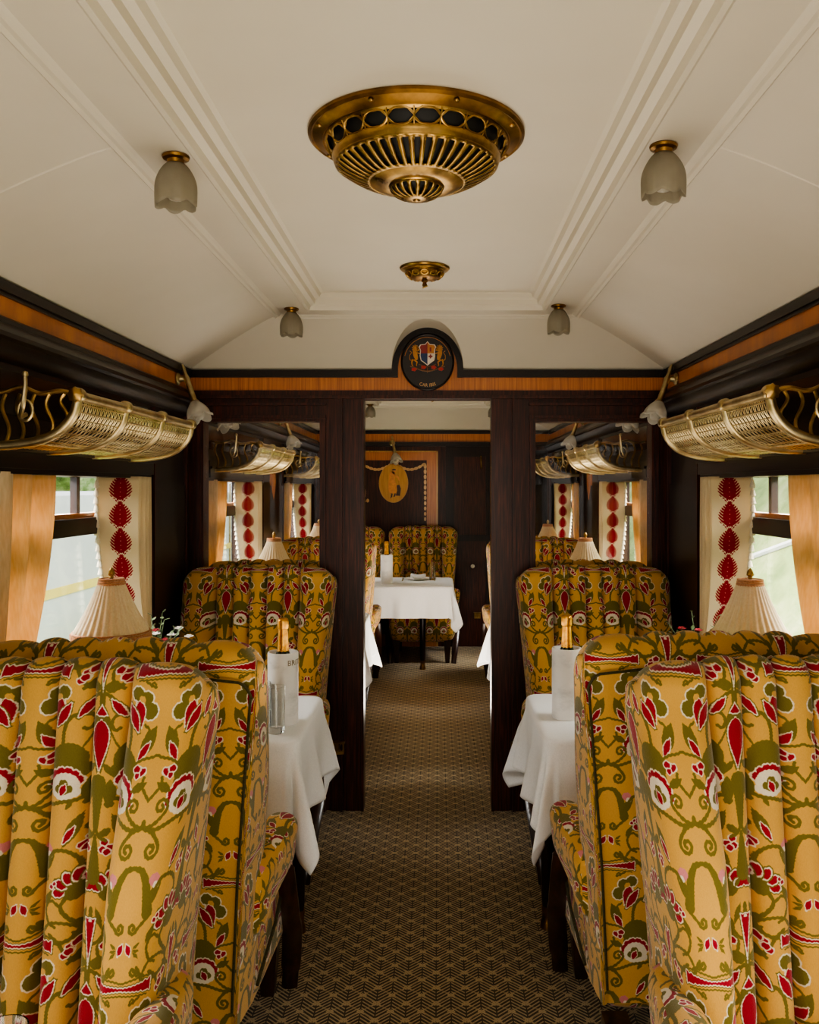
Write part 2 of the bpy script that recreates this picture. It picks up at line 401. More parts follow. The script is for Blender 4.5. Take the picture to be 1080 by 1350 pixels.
# teardrop column on the other mirror axis
p.leaf(135,60,135,204,21,O1,.72); p.leaf(135,92,135,184,16.5,[(2.6,WHT),(0,RED)],.62)
def flame(x, y): return np.maximum(np.abs(x-135)-(y-64)*.66, np.maximum(y-80, 0)-(3-np.abs(x-135)*.2))
p.wrap(flame, [(2.6,WHT),(0,RED)])
p.leaf(135,186,135,202,4.5,[(0,(226,190,116))])
st([(135,208),(135,226),(135,256),(135,294)], (13,3.6)); p.leaf(112,200,112,252,12,O1); p.ell(112,246,9,7,O1)
st([(135,292),(126,306),(114,312)], 2.6); p.ell(117,298,12,7,O1,.5)
st([(135,304),(135,340),(135,378)], (2.4,12))
p.leaf(128,384,116,404,4,O1)
def spear(x, y): return np.maximum(np.abs(x-135)-(1-(y-452)/70.)*9.5, 452-y)
p.leaf(112,470,126,430,5,O1); p.wrap(spear, [(4.4,OLV),(2.6,WHT),(0,RED)]); p.ell(135,455,4,3,[(0,WHT)])
tile = np.concatenate([p.c, p.c[:, ::-1]], 1)
IMG_FABRIC = to_image('moquette weave', tile)

# curtain: cream with a chain of serrated red leaves near the leading edge (u 0..1 = 400 mm)
q = Painter(400, 94, 1.6, (216,198,162), .4)
yy = np.mod(q.y, 94.); d = np.abs(q.x-72)
def wleaf(y): t_ = np.clip(y/94., 0, 1); return 33*np.power(np.sin(PI*(t_*.93+.04)), .7)
lower = np.mod(yy-.75*d, 94.)                        # barbs rise outward from the midrib
barb = np.mod(yy+.9*d, 11.); tipw = wleaf(yy)
leafd = np.maximum(d-wleaf(yy)-3+6*np.abs(barb/5.5-1), np.where((barb < 2.6) & (d > tipw*.62), 3.0, -3.0))
crown = np.abs(np.mod(yy+.52*d+2.6*np.sign(np.sin(d*.62)), 94.)-88)-2.6
q.put(leafd, (138,24,36), .7); q.put(np.maximum(crown, d-32), (224,208,178), .7)
q.put(np.hypot(q.x-72, np.mod(q.y, 15.6)-7.8)-1.6, (210,130,124), .6)
IMG_CURTAIN = to_image('curtain weave', q.c)

def m_image(name, im, rough=.95, trans=0., streak=True, bright=1.0, grain=700):
    t = NT(name); uv = t.n('ShaderNodeUVMap'); ti = t.n('ShaderNodeTexImage'); ti.image = im; ti.interpolation = 'Cubic'
    t.l(uv.outputs[0], ti.inputs[0]); c = ti.outputs[0]
    g = t.noise(grain, (1,1,.35), 2); g2 = t.noise(14, (1,1,1), 3)
    c = t.mix(t.math('MULTIPLY', g, .30), c, srgb(96,66,20), 'MULTIPLY') if streak else c
    c = t.mix(t.math('MULTIPLY', g2, .18), c, srgb(232,190,110), 'SOFT_LIGHT') if streak else c
    b = t.bsdf(c, rough, 0, **{'Sheen Weight': .25, 'Sheen Roughness': .4, 'Specular IOR Level': .12})
    t.bump(b, t.math('ADD', g, t.math('MULTIPLY', ti.outputs[0], -.8)), .35, .003)
    if trans:
        tr = t.n('ShaderNodeBsdfTranslucent'); t.l(c, tr.inputs[0]); mx = t.n('ShaderNodeMixShader'); mx.inputs[0].default_value = trans
        t.l(b.outputs[0], mx.inputs[1]); t.l(tr.outputs[0], mx.inputs[2]); return t.done(mx)
    return t.done(b)
M['fabric'] = m_image('floral_moquette', IMG_FABRIC)
M['curtain_leaf'] = m_image('leaf_curtain', IMG_CURTAIN, .9, .3, False)
# ------------------------------------------------------------------ the carriage shell
HW = 1.115                       # half width
Y0, YP, YQ, Y1 = -2.4, 4.03, 4.10, 8.22
ZC = 2.05                        # top of cornice
def ss(a, b, x):
    t = min(1, max(0, (x-a)/(b-a))); return t*t*(3-2*t)

mb = MB(); mb.box(-1.32, 1.32, Y0-.1, Y1+.1, -.06, 0); struct('floor', mb, M['carpet'])

def ceiling(name, ya, yb, niche):
    rings = []
    NC = 14
    for i in range(NC+1):
        u = i/NC; rings.append((HW-.469*u, .27*u, ZC+.205*(1-(1-u)**1.2)))
    for q in ((.664,.258,2.243),(.659,.262,2.240),(.652,.266,2.246),(.642,.276,2.246),(.636,.280,2.251),(.628,.288,2.255),
              (.508,.416,2.255),(.505,.420,2.246),(.498,.426,2.241),(.486,.434,2.241),(.480,.438,2.258),(.462,.446,2.264),(.458,.449,2.282),
              (.442,.457,2.290),(.434,.460,2.305),(.423,.465,2.31)): rings.append(q)
    mb = MB()
    for k in range(len(rings)-1):
        (x0, i0, z0), (x1, i1, z1) = rings[k:k+2]
        N = 40
        for sx in (-1, 1):
            mb.grid(N, 1, lambda a, b: (sx*((1-b)*x0+b*x1), ((1-b)*(ya+i0)+b*(ya+i1))*(1-a)+a*((1-b)*(yb-i0)+b*(yb-i1)), (1-b)*z0+b*z1))
        for y, s in ((ya, 1), (yb, -1)):
            if niche and y == yb and k < NC:
                h0, h1 = [archw(z) for z in (z0, z1)]
                if h0 > 0:
                    for sx in (-1, 1):
                        mb.grid(8, 1, lambda a, b: (sx*((1-b)*(x0*(1-a)+h0*a)+b*(x1*(1-a)+h1*a)), y+s*((1-b)*i0+b*i1), (1-b)*z0+b*z1))
                    continue
            mb.grid(16, 1, lambda a, b: ((2*a-1)*((1-b)*x0+b*x1), y+s*((1-b)*i0+b*i1), (1-b)*z0+b*z1))
    x, i, z = rings[-1]
    mb.add([(-x, ya+i, z), (x, ya+i, z), (x, yb-i, z), (-x, yb-i, z)], [(0,1,2,3)])
    o = struct(name, mb, M['ceiling'], smooth=28)
    return o
AW, AH = .166, .196
def archw(z):
    t = (z-ZC)/AH
    return AW*math.sqrt(1-t*t) if t < 1 else 0
ceiling('ceiling', Y0, YP, True)
c2 = ceiling('ceiling', YQ, Y1, False)
# niche round the crest: reveal running back to the partition
mb = MB(); NA = 40
def cove_y(z): 
    u = 1-(max(0, 1-(z-ZC)/.205))**(1/1.2); return YP-.27*u
pts = [(AW*math.cos(PI*k/NA), ZC+AH*math.sin(PI*k/NA)) for k in range(NA+1)]
mb.grid(NA, 1, lambda a, b: (pts[round(a*NA)][0], YP*(1-b)+b*(cove_y(pts[round(a*NA)][1])-.002), pts[round(a*NA)][1]))
struct('trim_1', mb, M['ceiling'])
# bead joints across the coves
for y in (1.9, .1, 5.6):
    mb = MB()
    for sx in (-1, 1):
        mb.tube([(sx*(HW-.469*u), y, ZC+.205*(1-(1-u)**1.2)-.000) for u in [k/14 for k in range(15)]], .0035, 6)
    struct('trim_2', mb, M['ceiling'])

# side walls with window openings
WIN = [(-2.0,-.75), (.0,1.28), (2.2,3.42), (4.36,5.58), (6.52,7.74)]
ZS, ZH = .80, 1.54
TH = .17
for sx, nm in ((-1, 'wall_left'), (1, 'wall_right')):
    X = lambda a, b: (min(sx*a, sx*b), max(sx*a, sx*b))
    mb = MB(); x0, x1 = X(HW, HW+TH)
    mb.box(x0, x1, Y0, Y1, 0, ZS); mb.box(x0, x1, Y0, Y1, ZH, ZC+.3)
    e = [Y0]+[q for w in WIN for q in w]+[Y1]
    for k in range(0, len(e), 2): mb.box(x0, x1, e[k], e[k+1], ZS, ZH)
    struct(nm, mb, M['mahogany'])
    # cornice, veneer frieze, header beam
    sn = 'left' if sx < 0 else 'right'
    for ya, yb in ((Y0, YP), (YQ, Y1)):
        mb = MB(); a, b = X(HW-.022, HW+.01); mb.box(a, b, ya, yb, 2.022, 2.05)
        a, b = X(HW-.014, HW+.01); mb.box(a, b, ya, yb, 2.012, 2.024); struct('trim_3', mb, M['mahogany_along'])
        mb = MB(); a, b = X(HW-.006, HW+.01); mb.box(a, b, ya, yb, 1.953, 2.014); struct('trim_4', mb, M['amber'])
        mb = MB()
        prof = [(.0,1.955),(.018,1.955),(.026,1.948),(.026,1.935),(.04,1.925),(.052,1.905),(.052,1.893),(.042,1.886),(.036,1.868),(.024,1.85),(.012,1.842),(.0,1.838)]
        n = len(prof)
        mb.add([(sx*(HW-d), y, z) for y in (ya, yb) for d, z in prof], [(k, k+1, n+k+1, n+k) for k in range(n-1)])
        struct('trim_5', mb, M['mahogany_along'], smooth=30)
        # glossy upper panels above the windows
    for (wa, wb) in WIN:
        mb = MB(); a, b = X(HW-.004, HW+.01); mb.box(a, b, wa-.02, wb+.06, 1.70, 1.82); struct('trim_6', mb, M['gloss_panel'])
        mb = MB()
        for za, zb, d in ((1.54,1.555,.014),(1.555,1.60,.024),(1.60,1.612,.034),(1.612,1.64,.02)):
            a, b = X(HW-d, HW+.01); mb.box(a, b, wa-.03, wb+.05, za, zb)
        struct('trim_7', mb, M['mahogany_along'])
        mb = MB(); a, b = X(HW-.05, HW+TH-.01); mb.box(a, b, wa-.02, wb+.02, ZS-.03, ZS); struct('trim_8', mb, M['mahogany_along'])
    # pillars: raised panel, beads, veneer tablet
    for pc, w in ((1.74,.4),(3.73,.56),(4.22,.2),(6.05,.84),(7.98,.42)):
        mb = MB(); a, b = X(HW-.012, HW+.01); mb.box(a, b, pc-w/2+.07, pc+w/2-.07, .12, 1.52); 
        struct('trim_9', mb, M['mahogany'])
        mb = MB(); a, b = X(HW-.018, HW+.01)
        for yy in (pc-w/2+.055, pc+w/2-.055): mb.box(a, b, yy-.006, yy+.006, .1, 1.83)
        struct('trim_10', mb, M['mahogany_red'])
    for pc in (3.67, 6.05):
        mb = MB(); a, b = X(HW-.014, HW+.01); z0 = 1.42 if pc > 5 else 1.70
        mb.prism([(pc-.075,1.80),(pc-.075,z0+.12),(pc-.05,z0+.06),(pc,z0),(pc+.05,z0+.06),(pc+.075,z0+.12),(pc+.075,1.80)] if pc > 5 else [(pc-.04,1.80),(pc-.04,1.67),(pc+.04,1.67),(pc+.04,1.80)], lambda u, v, d: (d, u, v), a, b)
        struct('trim_11', mb, M['amber'])

# windows: outer frame, transom bar, glazing bars, panes
wn = 0
for sx in (-1, 1):
    for (wa, wb) in WIN[1:]:
        wn += 1
        xf = sx*(HW+.125); X = lambda a, b: (min(a, b), max(a, b))
        mb = MB(); x0, x1 = xf-.02, xf+.02
        mb.box(x0, x1, wa, wa+.045, ZS, ZH); mb.box(x0, x1, wb-.045, wb, ZS, ZH); mb.box(x0, x1, wa, wb, ZS, ZS+.04)
        mid = (wa+wb)/2
        for yy in (mid-.30, mid+.26): mb.box(xf-.012, xf+.012, yy-.014, yy+.014, 1.40, ZH)
        w = struct('window_%d' % wn, mb, M['walnut_leg'])
        mb = MB(); mb.box(xf-.02-(.02 if sx>0 else 0), xf+.02+(.02 if sx<0 else 0), wa, wb, 1.335, 1.395)
        mb.box(xf-.026, xf+.026, wa, wb, 1.355, 1.362)
        obj('transom_bar', mb, M['mahogany_along'], w)
        mb = MB(); mb.box(xf-.024, xf+.024, wa, wb, 1.395, 1.412); obj('transom_sill', mb, M['amber'], w)
        mb = MB(); mb.box(xf-.002, xf+.002, wa+.04, wb-.04, ZS+.035, 1.34); obj('window_pane', mb, M['pane'], w)
        mb = MB(); mb.box(xf-.002, xf+.002, wa+.04, wb-.04, 1.41, ZH); obj('window_pane', mb, M['pane'], w)

# end walls
mb = MB(); mb.box(-HW-.09, HW+.09, Y0-.08, Y0, 0, 2.4); struct('wall_front', mb, M['mahogany'])
mb = MB(); mb.box(-HW-.09, HW+.09, Y1, Y1+.08, 0, 2.4); struct('wall_back', mb, M['mahogany_red'])

# partition with doorway and two glazed lights
DX, PX0, PX1, PZ0, PZ1, DZ = .297, .502, 1.042, .86, 1.811, 1.921
mb = MB()
for sx in (-1, 1):
    X = lambda a, b: (min(sx*a, sx*b), max(sx*a, sx*b))
    a, b = X(DX, PX0); mb.box(a, b, YP, YQ, 0, DZ+.02)
    a, b = X(PX1, HW); mb.box(a, b, YP, YQ, 0, DZ+.02)
    a, b = X(PX0, PX1); mb.box(a, b, YP, YQ, 0, PZ0); mb.box(a, b, YP, YQ, PZ1, DZ+.02)
mb.box(-HW, HW, YP, YQ, DZ, 2.30)
struct('wall_partition', mb, M['mahogany_red'])
for k, (yy, d) in enumerate(((YP, -1), (YQ, 1))):
    B = lambda x0, x1, z0, z1, t: mb.box(x0, x1, min(yy, yy+d*t), max(yy, yy+d*t), z0, z1)
    mb = MB()
    for sx in (-1, 1):
        X = lambda a, b: (min(sx*a, sx*b), max(sx*a, sx*b))
        for (x0, x1, t) in ((DX, DX+.012, .014), (DX+.012, DX+.085, .006), (DX+.098, DX+.112, .02), (DX+.112, DX+.15, .012), (PX0-.028, PX0-.014, .02), (PX0-.014, PX0, .012)):
            a, b = X(x0, x1); B(a, b, 0, DZ if x1 < .46 else PZ1, t)
        a, b = X(PX1, PX1+.014); B(a, b, PZ0, PZ1, .012); a, b = X(PX1+.014, PX1+.03); B(a, b, PZ0, PZ1+.02, .02)
        a, b = X(PX0-.03, PX1+.03); B(a, b, PZ1+.014, PZ1+.03, .02); B(a, b, PZ1, PZ1+.014, .012); B(a, b, PZ0-.03, PZ0, .018)
        a, b = X(PX0-.03, HW); B(a, b, DZ-.035, DZ-.022, .016)
        a, b = X(PX0, PX1); B(a, b, .22, .74, .008)
    B(-HW, HW, DZ-.004, DZ+.012, .022); B(-HW, HW, DZ+.012, 1.956, .012)
    struct('trim_12', mb, M['mahogany_red'])
    mb = MB(); B(-HW, HW, 1.956, 2.016, .006); struct('trim_13', mb, M['amber'])
    mb = MB(); 
    if k == 0:
        for sx in (-1, 1):
            X = lambda a, b: (min(sx*a, sx*b), max(sx*a, sx*b)); a, b = X(AW-.028, HW); B(a, b, 2.016, 2.05, .02)
        arc = lambda w, h, o: [(w*math.cos(PI*i/40), 2.016+o+h*math.sin(PI*i/40)) for i in range(41)]
        A, C = arc(AW, AH, .034), arc(AW-.028, AH-.026, .034)
        A = [(AW, 2.016)]+A+[(-AW, 2.016)]; C = [(AW-.028, 2.016)]+C+[(-AW+.028, 2.016)]
        for i in range(len(A)-1):
            q = [A[i], A[i+1], C[i+1], C[i]]; mb.prism(q, lambda u, v, dd: (u, dd, v), YP-.0225, YP)
    else: B(-HW, HW, 2.016, 2.05, .02)
    struct('trim_14', mb, M['mahogany_along'])
mb = MB(); mb.prism([(AW*.92*math.cos(PI*i/40), 2.0+(AH+.02)*math.sin(PI*i/40)) for i in range(41)], lambda u, v, d: (u, d, v), YP-.007, YP-.001)
struct('trim_15', mb, M['amber'])
for i, sx in enumerate((-1, 1)):
    x0, x1 = sorted((sx*(PX0+.001), sx*(PX1-.001)))
    mb = MB(); mb.box(x0, x1, YP+.032, YP+.036, PZ0+.001, PZ1-.001); struct('window_%d' % (wn+1+i), mb, M['pane'])
# low brass heater grilles at the partition and by the far wall
def grille(x, y, rotz, label):
    t = thing('heater_grille', label, 'grille', (x, y, .27), rotz, 'brass heater grilles')
    mb = MB(); mb.box(-.03, .03, -.022, 0, 0, .012); mb.box(-.034, .034, -.026, 0, .05, .058); mb.box(-.03, -.026, -.012, 0, .01, .052); mb.box(.026, .03, -.012, 0, .01, .052); mb.box(-.03, .03, -.004, 0, .01, .052); obj('frame', mb, M['brass'], t)
    mb = MB()
    for k in range(3):
        c = (-.019+.019*k, -.016, .031); mb.tube([(c[0]+.010*math.cos(a), c[1], c[2]+.018*math.sin(a)) for a in [2*PI*j/12 for j in range(13)]], .003, 5)
    obj('scrollwork', mb, M['brass'], t)
grille(-.417, YP-.012, 0, 'small brass scroll grille low on the partition left of the doorway')
grille(.417, YP-.012, 0, 'small brass scroll grille low on the partition right of the doorway')
grille(.42, Y1-.02, 0, 'small brass scroll grille low on the far wall beside the end chair')

# far wall: cornice, frieze, marquetry panel, dark doors
mb = MB(); mb.box(-HW, HW, Y1-.02, Y1, 2.018, 2.05); struct('trim_16', mb, M['mahogany_along'])
mb = MB(); mb.box(-HW, HW, Y1-.008, Y1, 1.94, 2.018); struct('trim_17', mb, M['amber'])
mb = MB(); mb.box(-HW, HW, Y1-.03, Y1, 1.90, 1.94); struct('trim_18', mb, M['mahogany_along'])
PCX = -.375
t = thing('marquetry_panel', 'amber framed marquetry panel with oval figure medallion on the far wall', 'panel', (PCX, Y1, 0))
L = lambda u, v, d: (u, d, v)
mb = MB(); hw = .418
mb.box(-hw, hw, -.012, -.001, 0, 1.853); obj('amber_border', mb, M['amber'], t)
mb = MB()
for a, b, c, d in ((-hw,hw,1.845,1.858),(-hw-.004,-hw+.012,0,1.858),(hw-.012,hw+.004,0,1.858)): mb.box(a, b, -.016, -.001, c, d)
obj('gold_stringing', mb, M['gold_line'], t)
mb = MB(); mb.box(-.315, .315, -.015, -.002, .12, 1.767); obj('dark_field', mb, M['mahogany_red'], t)
oval = lambda rx, rz, cz, n=40: [(rx*math.cos(2*PI*i/n), cz+rz*math.sin(2*PI*i/n)) for i in range(n)]
mb = MB(); mb.prism(oval(.140, .185, 1.55), L, -.018, -.01); obj('medallion_rim', mb, M['gold_line'], t)
mb = MB(); mb.prism(oval(.135, .18, 1.55), L, -.020, -.01); obj('medallion', mb, M['oval_inlay'], t)
mb = MB()   # a standing draped figure in profile, in plain inlay silhouettes
for pts in ([(-.035,1.655),(.0,1.665),(.02,1.63),(.012,1.585),(.03,1.53),(.03,1.46),(-.005,1.452),(-.045,1.46),(-.05,1.54),(-.042,1.60)],
            [(.02,1.635),(.05,1.61),(.06,1.575),(.05,1.57),(.038,1.598),(.012,1.612)]): mb.prism(pts, L, -.0215, -.012)
mb.prism([(.004+.018*math.cos(a), 1.66+.022*math.sin(a)) for a in [2*PI*i/16 for i in range(16)]], L, -.0215, -.012)
obj('inlaid_figure', mb, M['flesh'], t)
mb = MB()
mb.prism([(.004+.02*math.cos(a), 1.672+.014*math.sin(a)) for a in [PI*i/10 for i in range(11)]], L, -.0225, -.012)
obj('inlaid_hair', mb, M['dark_inlay'], t)
for nm, pts in zip(('inlaid_jar', 'inlaid_foot', 'inlaid_foot'), ([(.03,1.53),(.055,1.535),(.07,1.50),(.062,1.43),(.02,1.432),(.035,1.48)], [(-.02,1.455),(-.008,1.452),(-.012,1.42),(-.03,1.405)], [(.01,1.455),(.022,1.452),(.016,1.425),(.0,1.42)])):
    mb = MB(); mb.prism(pts, L, -.0225, -.012); obj(nm, mb, M['dark_inlay'], t)
mb = MB()
for sx in (-1, 1):
    for k in range(8):
        f = k/7; x = sx*(.03+.255*f); z = 1.735-.055*math.sin(PI*(f*.9+.05))
        dz = -math.cos(PI*f)*.5; a = math.atan2(dz, sx)
        mb.prism([(x+.024*math.cos(q)*math.cos(a)-.014*math.sin(q)*math.sin(a), z+.024*math.cos(q)*math.sin(a)+.014*math.sin(q)*math.cos(a)) for q in [2*PI*i/10 for i in range(10)]], L, -.018, -.01)
    for k in range(11):
        x = sx*.30; z = 1.71-.05*k; r = .014-.0003*k
        mb.prism([(x+r*math.cos(q), z+r*1.8*math.sin(q)) for q in [2*PI*i/10 for i in range(10)]], L, -.018, -.01)
for x, z, rx, rz, a in ((-.275,1.47,.014,.04,.1),(-.27,1.43,.006,.05,-.15),(-.29,1.375,.03,.014,.2),(-.245,1.385,.014,.018,0)):
    mb.prism([(x+rx*math.cos(q)*math.cos(a)-rz*math.sin(q)*math.sin(a), z+rx*math.cos(q)*math.sin(a)+rz*math.sin(q)*math.cos(a)) for q in [2*PI*i/12 for i in range(12)]], L, -.018, -.01)
obj('garland', mb, M['ivory_inlay'], t)
mb = MB()
for x0, x1, z0, z1 in ((.12,.2,0,1.9),(.50,.56,0,1.9),(.2,.50,1.80,1.9),(.2,.5,1.0,1.06)): mb.box(x0, x1, Y1-.022, Y1, z0, z1)
struct('trim_19', mb, M['mahogany'])
mb = MB(); mb.box(.2, .5, Y1-.012, Y1, 0, 1.8)
d = struct('door_1', mb, M['mahogany_red'])
mb = MB(); mb.lathe([(.0,-.05),(.014,-.048),(.02,-.036),(.016,-.024),(.006,-.02),(.006,0)], 14, (.375, Y1-.012, .765), Matrix.Rotation(-PI/2, 4, 'X')); obj('door_knob', mb, M['petal_white'], d)
mb = MB(); mb.box(.56, 1.08, Y1-.006, Y1, 0, 1.86); d2 = struct('door_2', mb, M['gloss_panel'])
mb = MB(); mb.tube([(0,0,0),(0,-.02,.0),(.0,-.03,-.03),(.0,-.02,-.05),(0,-.03,-.06)], .006, 8); mb.tube([(0,-.004,.0),(0,-.004,.06)], .007, 8)
h = obj('coat_hook', mb, M['brass']); h.location = (.455, Y1-.022, 1.75); tag(h, 'little brass hook high on the dark far end door', 'hook')

# crest on the partition over the doorway
t = thing('carriage_crest', 'oval dark plaque with painted coat of arms above the doorway', 'plaque', (0, YP-.028, 2.083))
# plaque local: x right, z up, -y toward the viewer
mb = MB(); mb.prism(oval(.122, .129, 0, 64), L, -.012, .022); obj('plaque', mb, M['plaque'], t, 60)
mb = MB(); mb.tube([(.119*math.cos(a), -.012, .126*math.sin(a)) for a in [2*PI*i/64 for i in range(65)]], .0045, 8, False); obj('rim', mb, M['mahogany_along'], t)
mb = MB(); mb.tube([(.108*math.cos(a), -.0125, .115*math.sin(a)) for a in [PI*(.08+.84*i/40) for i in range(41)]], .0014, 6); obj('gilt_line', mb, M['shield_gold'], t)
sh = [(0,.092),(.01,.08),(.03,.078),(.036,.068),(.03,.055),(.032,.03),(.028,.01),(.012,-.002),(0,-.012)]
shl = [(-x, z) for x, z in sh[::-1]]
mb = MB(); big = [(x*1.12, (z-.04)*1.08+.04) for x, z in sh+shl[1:-1]]; mb.prism(big, L, -.0135, -.012); obj('shield_border', mb, M['shield_white'], t)
def cut(poly, f):   # keep the side f(x, z) >= 0
    out = []
    for i in range(len(poly)):
        a, b = poly[i], poly[(i+1) % len(poly)]; fa, fb = f(*a), f(*b)
        if fa >= 0: out.append(a)
        if fa*fb < 0: k = fa/(fa-fb); out.append((a[0]+k*(b[0]-a[0]), a[1]+k*(b[1]-a[1])))
    return out
full = sh+shl[1:-1]
for nm, mt, fx, fz in (('shield_quarter','shield_red',-1,1),('shield_quarter','shield_gold',1,1),('shield_quarter','shield_blue',-1,-1),('shield_quarter','shield_white',1,-1)):
    q = cut(cut(full, lambda x, z: fx*x), lambda x, z: fz*(z-.04)); mb = MB(); mb.prism(q, L, -.0145, -.013); obj(nm, mb, M[mt], t)
mb = MB(); mb.prism([(.014+.008*math.cos(a)*(1+.3*math.cos(4*a)), .026+.008*math.sin(a)*(1+.3*math.cos(4*a))) for a in [2*PI*i/24 for i in range(24)]], L, -.0152, -.014)
mb.box(.010,.018,-.0152,-.014,.048,.068); obj('shield_charge', mb, M['shield_red'], t)
for sx in (-1, 1):
    mb = MB()
    def E(cx, cz, rx, rz, a): mb.prism([(sx*(cx+rx*math.cos(q)*math.cos(a)-rz*math.sin(q)*math.sin(a)), cz+rx*math.cos(q)*math.sin(a)+rz*math.sin(q)*math.cos(a)) for q in [2*PI*i/14 for i in range(14)]], L, -.0145, -.012)
    def S(p0, p1, w0, w1): mb.tube([(sx*x, -.0125, z) for x, z in smooth_path([p0, ((p0[0]+p1[0])/2+.002, (p0[1]+p1[1])/2), p1], 3)], [w0+(w1-w0)*i/6 for i in range(7)], 6)
    E(.056,.034,.010,.026,-.28); E(.052,.062,.0105,.0115,0); E(.044,.058,.006,.004,.2)          # body, head, muzzle
    for k in range(6): a = k*PI/5-.4; E(.056+.011*math.cos(a), .063+.012*math.sin(a), .0055, .003, a)      # mane
    S((.050,.050),(.036,.056),.0035,.002); S((.050,.044),(.035,.040),.0035,.002)                            # forelegs
    S((.060,.012),(.047,.0),.005,.003); S((.047,.0),(.050,-.018),.003,.0022); S((.066,.012),(.072,-.004),.005,.003); S((.072,-.004),(.066,-.02),.003,.0022)
    mb.tube([(sx*x, -.0128, z) for x, z in smooth_path([(.066,.012),(.080,.010),(.082,.03),(.074,.044),(.082,.052)], 5)], .0016, 6)
    obj('rampant_lion', mb, M['lion'], t)
mb = MB(); mb.tube([(x, -.0125, -.03-.012*math.cos(x*34)) for x in [-.08+.16*i/30 for i in range(31)]], .0035, 6, flat=(1,1)); mb.tube([(x, -.0125, -.014-.006*math.cos(x*60)) for x in [-.04+.08*i/20 for i in range(21)]], .0022, 6)
mb.tube([(0,-.0125,-.02),(0,-.0125,-.05)], .002, 6); obj('ribbon', mb, M['ribbon'], t)
for x, z in ((-.062,-.034),(-.018,-.024),(.028,-.024),(.062,-.032)):
    mb = MB(); mb.prism([(x+.0115*math.cos(a)*(1+.14*math.cos(5*a)), z+.008*math.sin(a)*(1+.14*math.cos(5*a))) for a in [2*PI*i/30 for i in range(30)]], L, -.0155, -.012); obj('rose', mb, M['rose'], t)
def arc_text(x, y, z):
    R = .108; a = x/R; r = R-y; return (r*math.sin(a), -.0125-z, -r*math.cos(a)*1.05)
mb = text_mesh('CAR IBIS', .0205, arc_text, .0006, 1.05); obj('lettering', mb, M['ivory_inlay'], t, 0)
